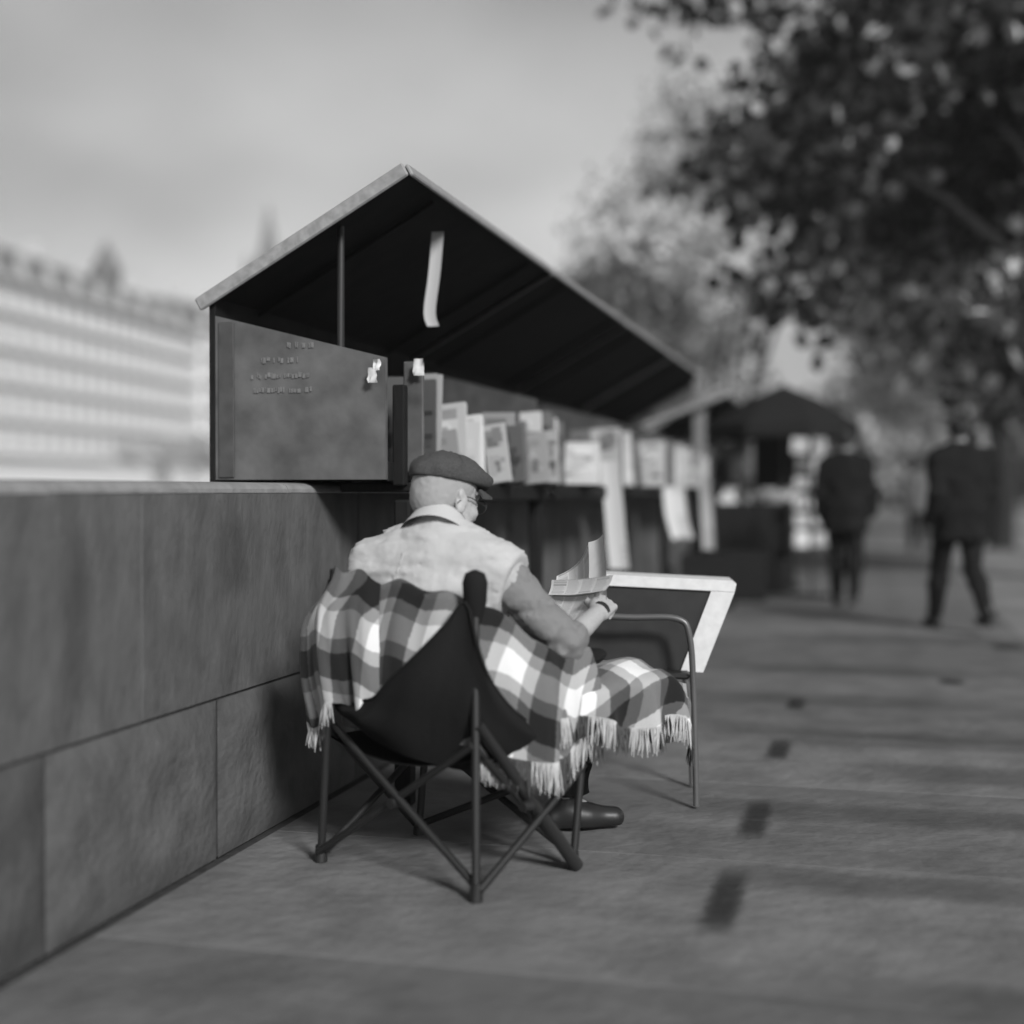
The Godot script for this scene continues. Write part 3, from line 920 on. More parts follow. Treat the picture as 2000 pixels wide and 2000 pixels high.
func chair() -> void:
	var c := thing("folding_chair", "dark folding camp chair with sling seat and crossed legs, seen from behind", "chair", SEAT, TURN)
	var L := P(-.315, 0.012, -.235); var B := P(.321, 0.012, -.24); var R := P(.324, 0.012, .194); var F := P(-.32, 0.012, .2)
	var lt := P(-.195, .90, -.29); var bt := P(.255, .865, -.17)
	var rt := P(.33, .62, .27); var ft := P(-.32, .62, .27)
	var posts := [[L, lt], [B, bt], [R, rt], [F, ft]]
	var seatp := []
	for q in posts:
		var s := stp()
		tube(s, [q[0], q[1]], [0.0125], 10)
		build("post", s, mats["tube_dark"], c)
		s = stp()
		tube(s, [q[0] - Vector3(0, 0.01, 0), q[0] + Vector3(0, 0.04, 0)], [0.02, 0.017], 10)
		build("foot", s, mats["tube_dark"], c)
		seatp.append(q[0].lerp(q[1], 0.46))
	for i in 4:
		var j := (i + 1) % 4
		for q in [[posts[i][0], seatp[j]], [posts[j][0], seatp[i]]]:
			var s := stp()
			var off := Vector3(0, 0.02, 0) + ((q[0] + q[1]) as Vector3 * 0.5 * Vector3(1, 0, 1)).normalized() * (0.012 if q[0] == posts[i][0] else -0.012)
			tube(s, [q[0] + off, q[1] + off], [0.0115], 8)
			build("brace", s, mats["tube_dark"], c)
	# the stout front leg that runs from the front foot up to the back
	var s := stp()
	tube(s, [R + Vector3(0.015, 0.0, 0), bt.lerp(B, 0.45) + Vector3(0.01, 0, 0)], [0.021, 0.016], 10)
	build("brace", s, mats["tube_dark"], c)
	# sling: back from the two post tops, deep V between them, into the seat bucket
	var A := P(-.165, .88, -.25); var V := P(-.03, .535, -.285); var C := P(.27, .83, -.20)
	var topc := [P(-.225, .52, -.245), P(-.185, .505, -.258), P(-.14, .505, -.27), P(-.085, .52, -.28), V, P(.03, .585, -.29), P(.12, .66, -.28), P(.21, .755, -.245), P(.255, .82, -.21), P(.30, .70, -.21), P(.325, .60, -.18), P(.335, .50, -.08), P(.325, .43, .08), P(.33, .42, .2)]
	var botc := [P(-.215, .50, -.24), P(-.20, .475, -.245), P(-.16, .445, -.25), P(-.11, .42, -.25), P(-.06, .40, -.25), P(0, .38, -.24), P(.07, .36, -.22), P(.14, .345, -.19), P(.20, .335, -.16), P(.26, .335, -.09), P(.30, .345, .0), P(.32, .36, .10), P(.33, .41, .2)]
	var rows := []
	var tc := curve(topc, 44); var bc := curve(botc, 44)
	for i in 13:
		var t := i / 12.0
		var row := []
		for j in 45:
			var p: Vector3 = tc[j].lerp(bc[j], t)
			var o := Vector3(p.x, 0, p.z).normalized()
			p += o * (0.032 * sin(PI * t) + (0.005 * sin(j * 0.9 + t * 4.0) + 0.006 * sin(j * 0.43 - t * 7.0) + 0.003 * sin(j * 2.1 + t * 9.0)) * sin(PI * t))
			row.append(p)
		rows.append(row)
	s = stp()
	sheet(s, rows)
	build("sling", s, mats["sling"], c)
	s = stp()
	tube(s, tc, [0.0055], 6)
	build("hem", s, mats["sling"], c)
	for q in [[L, B], [B, R]]:
		s = stp()
		var mid: Vector3 = (q[0] + q[1]) * 0.5 + Vector3(0, 0.215, 0)
		tube(s, [mid - mid.normalized() * 0.0 - Vector3(0, 0.0, 0.016), mid + Vector3(0, 0, 0.02)], [0.017, 0.015], 10)
		build("joint", s, mats["tube_dark"], c)
	# seat pan
	rows = []
	for i in 9:
		var row := []
		for j in 9:
			var x := j / 8.0 - 0.5; var z := i / 8.0 - 0.5
			row.append(P(x * 0.60, 0.385 - 0.05 * cos(x * PI) + 0.05 * maxf(z, 0), -0.22 + (z + 0.5) * 0.5))
		rows.append(row)
	s = stp()
	sheet(s, rows)
	build("seat", s, mats["sling"], c)
	# pockets over the post tops
	for q in [bt]:
		s = stp()
		var d: Vector3 = Vector3(0, 1, 0)
		tube(s, [q - d * 0.11, q - d * 0.05, q + d * 0.01, q + d * 0.035, q + d * 0.045], [0.015, 0.033, 0.036, 0.028, 0.006] if q == bt else [0.0165, 0.02, 0.02, 0.014, 0.003], 14)
		build("pocket", s, mats["sling"], c)
	for q in [[P(.28, .585, -.08), P(.30, .60, .08), P(.345, .64, .30), 0.034], [P(-.235, .63, -.2), P(-.335, .61, 0), P(-.32, .615, .28), 0.03]]:
		s = stp()
		tube(s, curve([q[0], q[1], q[2]], 10), [q[3] * 0.8, q[3], q[3], q[3], q[3], q[3], q[3], q[3], q[3] * 1.2, q[3] * 1.45, q[3] * 0.9], 12, 0.5)
		build("armrest", s, mats["sling"], c)

# ---------- blanket ----------
func fringe(parent: Node3D, edge: Array, len: float, every: int) -> void:
	var s := stp(); var s2 := stp()
	for i in range(0, edge.size() - 1):
		for k in every:
			var p: Vector3 = edge[i].lerp(edge[i + 1], (k + rng.randf()) / every)
			var l := len * rng.randf_range(0.7, 1.15)
			var dx := Vector3(rng.randf_range(-.012, .012), 0, rng.randf_range(-.012, .012))
			tube(s if (i / 4) % 2 == 0 else s2, [p + Vector3(0, 0.004, 0), p + dx * 0.6 - Vector3(0, l * 0.5, 0), p + dx - Vector3(0, l, 0)], [0.0024, 0.0022, 0.001], 4)
	build("fringe", s, mats["fringe_pale"], parent)
	build("fringe", s2, mats["fringe_dark"], parent)

func blanket() -> void:
	var b := thing("plaid_blanket", "light and dark checked wool blanket with fringe round the seated man's waist and lap", "blanket", SEAT, TURN)
	# round the back and the right side
	var plan := curve([Vector2(-.36, .10), Vector2(-.345, -.06), Vector2(-.27, -.175), Vector2(-.13, -.225), Vector2(.02, -.235), Vector2(.16, -.205), Vector2(.275, -.125), Vector2(.352, -0.01), Vector2(.38, .11), Vector2(.385, .21)].map(func(p): return Vector3(p.x, 0, -p.y)), 60)
	var rows := []
	for i in 28:
		var t := maxf(0.0, (i - 3) / 24.0)
		var roll: Vector2 = [Vector2(-0.035, -0.04), Vector2(-0.03, -0.008), Vector2(-0.016, 0.007)][i] if i < 3 else Vector2.ZERO
		var row := []
		for j in 61:
			var q := j / 60.0
			var topy := 0.848 + 0.016 * sin(q * 19.0) + 0.008 * sin(q * 47.0) - 0.185 * smoothstep(0.56, 0.86, q) - 0.02 * smoothstep(0.25, 0.0, q)
			var boty := lerpf(0.42, 0.35, smoothstep(0.55, 0.8, q)) + 0.07 * smoothstep(0.86, 1.0, q)
			var p: Vector3 = plan[j]
			var o := p.normalized()
			var fold := (0.016 * sin(q * 33.0) + 0.008 * sin(q * 71.0 + 1.0)) * (0.25 + t)
			p += o * (fold + 0.02 * sin(PI * t) - 0.012 * (1 - t))
			p += o * roll.x
			p.y = lerpf(topy, boty, t) + roll.y
			row.append(p)
		rows.append(row)
	var s := stp()
	sheet(s, rows, 4.0, Vector2(0.02, 0.05))
	build("back_fold", s, mats["plaid"], b)
	fringe(b, rows[27].slice(38, 61), 0.085, 9)
	# over the left back corner of the chair, hanging outside it
	rows = []
	for i in 25:
		var t := i / 24.0
		var row := []
		for j in 25:
			var x := j / 24.0
			var fold := (0.016 * sin(x * 15.0 + t * 1.5) + 0.006 * sin(x * 37.0 - t * 3.0)) * (0.25 + t)
			var w := lerpf(0.20, 0.30, smoothstep(0.0, 0.35, t)) - 0.02 * smoothstep(0.6, 1.0, t)
			var y := 0.905 - 0.10 * pow(absf(x - 0.52), 1.5) - 0.012 * sin(x * 14.0) - (0.44 - 0.05 * x + 0.025 * sin(x * 9.0)) * t
			row.append(P(-0.055 - w * (1.0 - x) + 0.02 * x * t, y, -0.300 - fold + 0.055 * pow(absf(x - 0.45) * 2.0, 2.0) - 0.02 * sin(PI * t)))
		rows.append(row)
	s = stp()
	sheet(s, rows, 4.0, Vector2(0.142, 0.09))
	build("side_fold", s, mats["plaid"], b)
	fringe(b, rows[24].slice(0, 13), 0.06, 5)
	# over the lap: crosswise profile, hanging at the right
	rows = []
	for i in 33:
		var t := i / 32.0          # from the hip out past the knees
		var f := lerpf(0.02, 0.60, t)
		var row := []
		var edge := lerpf(0.30, 0.425, smoothstep(0.0, 0.75, t)) 
		var topy := lerpf(0.55, 0.600, smoothstep(0.0, 0.6, t)) - 0.08 * smoothstep(0.80, 1.0, t)
		for j in 45:
			var x := j / 44.0
			var p: Vector3
			if x < 0.62:
				var r := lerpf(-0.30, edge, x / 0.62)
				var rise := 0.03 * sin(PI * clampf((r + 0.3) / 0.5, 0, 1)) + 0.012 * sin(r * 26 + t * 7)
				p = P(r, topy + rise * (0.4 + 0.6 * t) - 0.015 * smoothstep(edge - 0.07, edge, r), f)
			else:
				var h := (x - 0.62) / 0.38
				var drop := lerpf(0.06, 0.155, smoothstep(0.1, 0.5, t)) * (1.0 + 0.08 * sin(t * 14))
				var out := 0.055 * sin(minf(h * 3.0, 1.0) * PI * 0.5) + 0.022 * h * sin(t * 23.0) + 0.02 * h
				p = P(edge + out, topy - 0.015 - drop * pow(h, 1.25), f + 0.01 * h * sin(t * 23.0 + 1.2))
			row.append(p)
		rows.append(row)
	s = stp()
	sheet(s, rows, 4.0, Vector2(0.07, 0.11))
	build("lap_fold", s, mats["plaid"], b)
	var e := []
	for r in rows: e.append(r[44])
	fringe(b, e, 0.075, 9)
	# front hang beyond the knees
	rows = []
	for i in 13:
		var t := i / 12.0
		var row := []
		for j in 25:
			var x := j / 24.0
			var r := lerpf(-0.30, 0.46, x)
			row.append(P(r, 0.525 + 0.03 * sin(PI * x) - 0.20 * t - 0.02 * t * sin(x * 17), 0.60 + 0.02 * t * sin(x * 21) + 0.02 * t))
		rows.append(row)
	s = stp()
	sheet(s, rows, 4.0, Vector2(0.0, 0.0))
	build("front_fold", s, mats["plaid"], b)

# ---------- people ----------
func head_field(xf: Transform3D, k := 1.0) -> Field:
	var f := Field.new()
	var e := func(p: Vector3, r: Vector3, sm: float, rot := Vector3.ZERO): f.egg(xf * Transform3D(Basis.from_euler(rot), p * k), r * k, sm * k)
	e.call(Vector3(0, .035, .012), Vector3(.077, .088, .097), .02)
	e.call(Vector3(0, -.035, -.035), Vector3(.062, .085, .062), .04)
	e.call(Vector3(0, -.088, -.062), Vector3(.032, .024, .028), .03)
	e.call(Vector3(0, .03, -.082), Vector3(.05, .016, .014), .02)          # brow
	for s in [-1, 1]:
		e.call(Vector3(.042 * s, -.025, -.066), Vector3(.024, .02, .02), .02)   # cheek
		e.call(Vector3(.055 * s, -.07, -.018), Vector3(.014, .03, .035), .03)   # jaw
		e.call(Vector3(.079 * s, -.012, .012), Vector3(.009, .033, .02), .006, Vector3(0.15, -0.35 * s, 0))  # ear
		e.call(Vector3(.083 * s, .008, .02), Vector3(.006, .016, .012), .005)
		e.call(Vector3(.013 * s, -.034, -.1), Vector3(.009, .008, .01), .006)   # nostril
	f.cap(xf * (Vector3(0, .012, -.092) * k), xf * (Vector3(0, -.027, -.113) * k), .008 * k, .012 * k, .012 * k)
	e.call(Vector3(0, -.056, -.091), Vector3(.022, .005, .008), .006)
	e.call(Vector3(0, -.066, -.088), Vector3(.019, .006, .008), .006)
	return f

# hand: wrist point, frame (x across towards the thumb, y back of hand, -z along the fingers)
func hand(f: Field, w: Vector3, b: Basis, curl: float, sc := 1.0) -> void:
	var at := func(x: float, y: float, z: float) -> Vector3: return w + b * (Vector3(x, y, z) * sc)
	for i in 4:
		var x: float = [0.032, 0.011, -0.01, -0.029][i]
		f.cap(at.call(x * 0.6, 0, -0.005), at.call(x, 0.0, -0.085 + 0.006 * absf(i - 1)), 0.016 * sc, 0.0115 * sc, 0.012)
	for i in 4:
		var x: float = [0.033, 0.011, -0.011, -0.031][i]
		var ln: float = [0.9, 1.0, 0.95, 0.76][i]
		var p: Vector3 = at.call(x, 0.002, -0.086 + 0.006 * absf(i - 1))
		var an := curl * (0.9 + 0.12 * i)
		var tot := 0.0
		for j in 3:
			tot += an * [0.7, 1.0, 0.7][j]
			var l: float = [0.044, 0.028, 0.022][j] * ln * sc
			var d := b * Vector3(x * 0.9, -sin(tot), -cos(tot)).normalized()
			var q: Vector3 = p + d * l
			f.cap(p, q, [0.0095, 0.0085, 0.0078][j] * sc, [0.0086, 0.0078, 0.0066][j] * sc, 0.004)
			p = q
	var t0: Vector3 = at.call(0.022, -0.008, -0.02)
	var t1: Vector3 = at.call(0.05, -0.022, -0.055)
	var t2: Vector3 = at.call(0.053, -0.03, -0.086)
	f.cap(t0, t1, 0.015 * sc, 0.0105 * sc, 0.012)
	f.cap(t1, t2, 0.0105 * sc, 0.0085 * sc, 0.004)
	f.cap(t2, at.call(0.045, -0.036, -0.108), 0.009 * sc, 0.007 * sc, 0.004)

func torso_bones(f: Field, J: Dictionary) -> void:
	# pelvis, belly and ribs as capsules laid across, shoulders joined to the neck
	var up: Vector3 = (J.neck - J.pelvis).normalized()
	var sh: Vector3 = (J.rsh - J.lsh).normalized()
	var hp: Vector3 = (J.rhip - J.lhip).normalized()
	var ch: Vector3 = J.pelvis.lerp(J.neck, 0.62)
	var be: Vector3 = J.pelvis.lerp(J.neck, 0.3)
	f.cap(J.pelvis - hp * .075, J.pelvis + hp * .075, .115, .115, .06)
	f.cap(be - hp * .07, be + hp * .07, .118, .118, .10)
	f.cap(ch - sh * .085, ch + sh * .085, .125, .125, .10)
	f.cap(J.pelvis, ch, .11, .12, .08)
	var hi: Vector3 = J.pelvis.lerp(J.neck, 0.84)
	f.cap(hi - sh * .11, hi + sh * .11, .085, .085, .09)
	f.cap(J.neck - up * .06, J.lsh, .062, .062, .06)
	f.cap(J.neck - up * .06, J.rsh, .062, .062, .06)

func arm_bones(f: Field, J: Dictionary, l: String) -> void:
	f.cap(J[l + "sh"], J[l + "el"], .055, .041, .05)
	f.cap(J[l + "el"], J[l + "wr"], .041, .027, .03)

func leg_bones(f: Field, J: Dictionary, l: String) -> void:
	f.cap(J[l + "hip"], J[l + "kn"], .088, .058, .07)
	f.cap(J[l + "kn"], J[l + "kn"].lerp(J[l + "an"], 0.3), .056, .056, .03)
	f.cap(J[l + "kn"].lerp(J[l + "an"], 0.3), J[l + "an"], .056, .038, .05)

func bounds(J: Dictionary, keys: Array, pad: float) -> AABB:
	var b := AABB(J[keys[0]], Vector3.ZERO)
	for k in keys: b = b.expand(J[k])
	return b.grow(pad)

func shoe(an: Vector3, dir: Vector3) -> Field:
	var f := Field.new()
	var d := Vector3(dir.x, 0, dir.z).normalized()
	var g := Vector3(an.x, an.y - 0.055, an.z)
	f.cap(an + Vector3(0, .04, 0), an - Vector3(0, .02, 0), .047, .046, .03)
	f.cap(g - d * .045, g + d * .06, .042, .042, .03)
	f.cap(g + d * .05, g + d * .165 - Vector3(0, .006, 0), .043, .036, .04)
	f.planes.append(Plane(Vector3.DOWN, -(an.y - 0.085)))
	return f

func seated_man() -> void:
	var J := {
		pelvis = P(0, .47, -.02), neck = P(-.04, 1.005, .0), lsh = P(-.235, .893, -.085), rsh = P(.165, .890, .045),
		lhip = P(-.09, .46, .02), rhip = P(.09, .46, .03), rkn = P(.10, .535, .45), ran = P(.02, .10, .55),
		lkn = P(-.24, .57, .40), lan = P(.15, .565, .45), lel = P(-.30, .66, .10), lwr = P(-.10, .76, .36),
		rel = P(.328, .68, .15), rwr = P(.285, .755, .375),
	}
	var m := thing("person", "seated man in flat cap, pale vest and glasses reading a newspaper, back to us", "person", SEAT, TURN)
	var hx := Transform3D((Basis(Vector3.UP, -0.08) * Basis(Vector3.RIGHT, -0.28)).scaled(Vector3.ONE * 1.1), P(-.066, 1.108, .055))
	# body: one surface, finer at the head and the hands
	var f := Field.new()
	torso_bones(f, J)
	for l in ["l", "r"]:
		arm_bones(f, J, l)
		leg_bones(f, J, l)
		var foot: Vector3 = J[l + "an"]
		var fd: Vector3 = P(.07, -.05, .085) if l == "r" else P(.12, -.02, .03)
		f.cap(foot, foot + fd, .03, .026, .03)
	f.cap(J.neck - Vector3(0, .05, 0), hx * Vector3(0, -.045, .025), .062, .058, .04)
	var bb := bounds(J, ["pelvis", "neck", "lsh", "rsh", "rkn", "ran", "lkn", "rel", "lan"], .17)
	var hf := head_field(hx)
	hf.cap(J.neck - Vector3(0, .03, 0), hx * Vector3(0, -.045, .025), .0625, .0585, .03)
	var hn2 := FastNoiseLite.new(); hn2.frequency = 16.0; hn2.fractal_type = FastNoiseLite.FRACTAL_RIDGED; hn2.fractal_octaves = 2
	hf.noise = hn2; hf.amp = .0028
	var hr := Field.new()
	hr.cap(J.rel.lerp(J.rwr, .5), J.rwr, .0345, .0275, .02)
	var zr: Vector3 = -P(-.25, .30, .75).normalized()
	var br := Basis.looking_at(-zr, P(.55, .75, -.1))
	hand(hr, J.rwr, Basis(-br.x, br.y, br.z), 0.75)
	var hl := Field.new()
	hl.cap(J.lel.lerp(J.lwr, .5), J.lwr, .0345, .0275, .02)
	var bl := Basis.looking_at(P(.45, .35, .6).normalized(), P(-.6, .7, .1))
	hand(hl, J.lwr, bl, 0.75)
	var hb := AABB(hx.origin, Vector3.ZERO).grow(.16)
	part("body", field_mesh([[f, bb.position, bb.end, 0.014], [hf, hb.position, hb.end, 0.0045],
		[hr, J.rwr - Vector3.ONE * .2, J.rwr + Vector3.ONE * .2, 0.0038], [hl, J.lwr - Vector3.ONE * .2, J.lwr + Vector3.ONE * .2, 0.0038]]), mats["skin"], m)
	for s in [-1, 1]:
		var sp := SphereMesh.new(); sp.radius = .0115; sp.height = .023; sp.radial_segments = 12; sp.rings = 8
		part("eye", sp, mats["eye"], m, hx * T(.031 * s, .004, -.083))
	# short grey hair round the back of the head
	var hair := Field.new()
	hair.egg(hx * T(0, .036, .014), Vector3(.0795, .09, .0985), .01)
	hair.egg(hx * T(0, -.015, .045), Vector3(.066, .06, .062), .03)
	hair.planes.append(hx * Plane(Vector3(0, -.75, -.66).normalized(), .012))
	var hn := FastNoiseLite.new(); hn.frequency = 60.0
	hair.noise = hn; hair.amp = 0.003
	part("hair", field_mesh([[hair, hb.position, hb.end, 0.005]]), mats["hair"], m)
	# vest
	var wr := FastNoiseLite.new(); wr.frequency = 5.0; wr.fractal_type = FastNoiseLite.FRACTAL_RIDGED; wr.fractal_octaves = 2; wr.domain_warp_enabled = true; wr.domain_warp_amplitude = 0.08; wr.domain_warp_frequency = 6.0
	var v := Field.new()
	torso_bones(v, J)
	for l in ["l", "r"]:
		v.cap(J[l + "sh"], J[l + "sh"].lerp(J[l + "el"], .14), .074, .068, .05)
	v.cap(J.neck - Vector3(0, .10, 0), J.neck + P(-.01, .02, .02), .09, .072, .06)
	v.grow = .017
	v.noise = wr; v.amp = .012; v.nscale = Vector3(0.4, 1.5, 0.4)
	var shd: Vector3 = (J.rsh - J.lsh).normalized()
	for sgn in [[J.rsh, 1.0], [J.lsh, -1.0]]:
		var n: Vector3 = (shd * sgn[1] - Vector3(0, .35, 0)).normalized()
		v.planes.append(Plane(n, n.dot(sgn[0]) + .05))
	v.planes.append(Plane(Vector3.DOWN, -.52))
	var nk := Plane((hx.origin - J.neck).normalized(), J.neck + Vector3(0, .035, 0))
	v.planes.append(nk)
	part("vest", field_mesh([[v, bb.position, bb.end, 0.008]]), mats["vest"], m)
	# seams: yoke and centre back follow the cloth
	for q in [[P(-.06, .945, -.5), P(-.065, .88, -.5), P(-.06, .80, -.5)]]:
		var pts := []
		for p in curve(q, 16):
			var o: Vector3 = p
			var d := P(.0, -.0, 1.0)
			for it in 80:
				var dd := v.at(o)
				if dd < 0.0015: break
				o += d * maxf(dd * 0.7, 0.001)
			pts.append(o)
		var s := stp()
		tube(s, pts, [0.002], 6)
		build("seam", s, mats["vest"], m)
	# collar: a folded stand-up band round the neck
	var rows := []
	var nx: Vector3 = (hx.origin - J.neck).normalized()
	var side: Vector3 = nx.cross(Vector3.FORWARD).normalized()
	var fw: Vector3 = side.cross(nx)
	for i in 9:
		var row := []
		var t := i / 8.0
		for j in 33:
			var a := -PI * 0.5 + lerpf(-2.75, 2.75, j / 32.0) + PI
			var back := 0.5 - 0.5 * sin(a)
			var r0 := lerpf(.071, .074, t) if t < 0.35 else lerpf(.074, .112, (t - 0.35) / 0.65)
			var h := lerpf(.02, .062, t / 0.35) if t < 0.35 else lerpf(.062, -.012, (t - 0.35) / 0.65)
			h += -0.012 * back + 0.004 * sin(a * 3 + t)
			row.append(J.neck + P(-.006, .004, .004) + (side * cos(a) * r0 + fw * -sin(a) * r0 * 1.05) + nx * h)
		rows.append(row)
	var cs := stp()
	sheet(cs, rows)
	build("collar", cs, mats["collar"], m)
	# sleeves
	for l in ["l", "r"]:
		var sl := Field.new()
		arm_bones(sl, J, l)
		sl.grow = .02
		sl.noise = wr; sl.amp = .015; sl.nscale = Vector3(1.3, 1.6, 1.3)
		var d: Vector3 = (J[l + "wr"] - J[l + "el"]).normalized()
		sl.planes.append(Plane(d, J[l + "wr"] - d * (.185 if l == "r" else .015)))
		var sb := bounds(J, [l + "sh", l + "el", l + "wr"], .1)
		part("sleeve", field_mesh([[sl, sb.position, sb.end, 0.0075]]), mats["sleeve"], m)
		var cf := stp()
		var c0: Vector3 = J[l + "wr"] - d * (.165 if l == "r" else .0)
		tube(cf, [c0 - d * .045, c0 - d * .04, c0 - d * .01, c0 - d * .005], [.047, .052, .050, .045], 14)
		build("cuff", cf, mats["sleeve"], m)
	# trousers and shoes
	var tr := Field.new()
	leg_bones(tr, J, "l"); leg_bones(tr, J, "r")
	tr.cap(J.lhip, J.rhip, .12, .12, .05)
	tr.cap(J.rkn, J.ran + Vector3(0, .03, 0), .072, .064, .04)
	tr.grow = .014
	tr.noise = wr; tr.amp = .015
	tr.planes.append(Plane(Vector3.DOWN, -.125))
	var tb := bounds(J, ["lhip", "rhip", "lkn", "rkn", "lan", "ran"], .13)
	part("trousers", field_mesh([[tr, tb.position, tb.end, 0.0095]]), mats["trousers"], m)
	var fr := shoe(J.ran, P(.62, 0, .78))
	part("shoe", field_mesh([[fr, J.ran - Vector3.ONE * .25, J.ran + Vector3.ONE * .25, 0.007]]), mats["shoe"], m)
	var fl := Field.new()
	fl.cap(J.lan + P(.01, -.01, 0), J.lan + P(.05, -.03, .02), .05, .045, .03)
	fl.cap(J.lan + P(.05, -.03, .02), J.lan + P(.19, .005, .05), .045, .036, .03)
	part("shoe", field_mesh([[fl, J.lan - Vector3.ONE * .3, J.lan + Vector3.ONE * .3, 0.008]]), mats["shoe"], m)
	# flat cap: crown pulled forward over a stiff peak
	var cap := Field.new()
	var cx := hx * Transform3D(Basis(Vector3.RIGHT, 0.10), Vector3(0, .052, .004))
	cap.egg(cx * T(0, .012, .008), Vector3(.094, .062, .116), .02)
	cap.egg(cx * Transform3D(Basis(Vector3.RIGHT, -0.10), Vector3(0, .018, -.05)), Vector3(.088, .042, .088), .03)
	cap.planes.append(cx * Plane(Vector3(0, -1, 0), 0.006))
	var cn := FastNoiseLite.new(); cn.frequency = 9.0
	cap.noise = cn; cap.amp = 0.012
	var flat := part("flat_cap", field_mesh([[cap, hb.position, hb.end + Vector3(0, .05, 0), 0.005]]), mats["tweed"], m)
	rows = []
	for i in 7:
		var row := []
		for j in 17:
			var a := lerpf(-1.15, 1.15, j / 16.0)
			var r := lerpf(0.8, 1.0, i / 6.0)
			row.append(cx * Vector3(sin(a) * .094 * lerpf(1.0, .94, i / 6.0), -.004 - .016 * (i / 6.0) - .018 * pow(sin(a), 2), -cos(a) * .105 * lerpf(0.92, 1.52, i / 6.0)))
		rows.append(row)
	var ps := stp()
	sheet(ps, rows)
	var low := []
	for r in rows:
		var q := []
		for p in r: q.append(p - hx.basis.y * .006)
		low.append(q)
	sheet(ps, low)
	sheet(ps, [rows[6], low[6]])
	build("peak", ps, mats["tweed"], flat)
	var bt := stp()
	tube(bt, [cx * Vector3(0, .076, .004), cx * Vector3(0, .082, .004)], [.009, .005], 10)
	build("button", bt, mats["tweed"], flat)
	for a in 6:
		var pts := []
		for k in 9:
			var e := k / 8.0 * 1.45
			var an := a * PI / 3 + 0.3
			var o: Vector3 = cx * Vector3(sin(an) * sin(e) * .14, .005 + cos(e) * .11, .006 + cos(an) * sin(e) * .16)
			var d := (cx * Vector3(0, .0, .0) - o).normalized()
			for it in 40:
				var dd := cap.at(o)
				if dd < 0.0008: break
				o += d * maxf(dd * 0.8, 0.0006)
			pts.append(o)
		var s := stp()
		tube(s, pts, [0.0018], 5)
		build("panel_seam", s, mats["tweed"], flat)
	# glasses
	var g := stp()
	for s in [-1, 1]:
		var ring := []
		for k in 17: ring.append(hx * Vector3(.032 * s + cos(TAU * k / 16) * .024, .002 + sin(TAU * k / 16) * .02, -.108))
		tube(g, ring, [.0018], 6)
		tube(g, [hx * Vector3(.055 * s, .006, -.107), hx * Vector3(.083 * s, .008, -.02), hx * Vector3(.085 * s, .004, .008), hx * Vector3(.082 * s, -.02, .026)], [.0018], 6)
	tube(g, [hx * Vector3(-.008, .006, -.11), hx * Vector3(.008, .006, -.11)], [.0018], 6)
	build("glasses", g, mats["tube_dark"], m)
	# watch strap on the right wrist
	var ws := stp()
	var wd: Vector3 = (J.rwr - J.rel).normalized()
	tube(ws, [J.rwr + wd * .002, J.rwr + wd * .02], [.031, .030], 14)
	build("watch_strap", ws, mats["shoe"], m)

func newspaper() -> void:
	var n := thing("newspaper", "folded newspaper held open above the seated man's lap", "newspaper", SEAT, TURN)
	# two leaves either side of the fold, the upper corner of one standing up
	var page := func(c: Array, curl: float) -> SurfaceTool:
		var s := stp()
		s.set_smooth_group(0)
		var N := 10
		var g := []
		for i in N + 1:
			var row := []
			for j in N + 1:
				var u := j / float(N); var v := i / float(N)
				var p: Vector3 = c[0].lerp(c[1], u).lerp(c[3].lerp(c[2], u), v)
				var nn: Vector3 = (c[1] - c[0]).cross(c[3] - c[0]).normalized()
				row.append(p + nn * curl * (sin(PI * u) * 0.7 + 0.4 * sin(PI * v)))
			g.append(row)
		for i in N: for j in N:
			for q in [[i, j], [i + 1, j + 1], [i + 1, j], [i, j], [i, j + 1], [i + 1, j + 1]]:
				s.set_uv(Vector2(q[1] / float(N), q[0] / float(N)))
				s.add_vertex(g[q[0]][q[1]])
		return s
	var pages := [
		[P(-.09, .84, .64), P(.06, .955, .62), P(.155, .80, .49), P(-.02, .72, .48), .03],
		[P(.06, .96, .62), P(.135, .99, .60), P(.275, .79, .43), P(.155, .80, .49), .012],
		[P(-.08, .83, .60), P(.30, .87, .43), P(.31, .825, .375), P(-.04, .785, .53), .01],
		[P(-.04, .785, .55), P(.27, .82, .41), P(.24, .70, .30), P(.02, .67, .38), .015],
	]
	for p in pages:
		build("page", page.call(p, p[4]), mats["newsprint"] if p != pages[1] else mats["paper"], n)

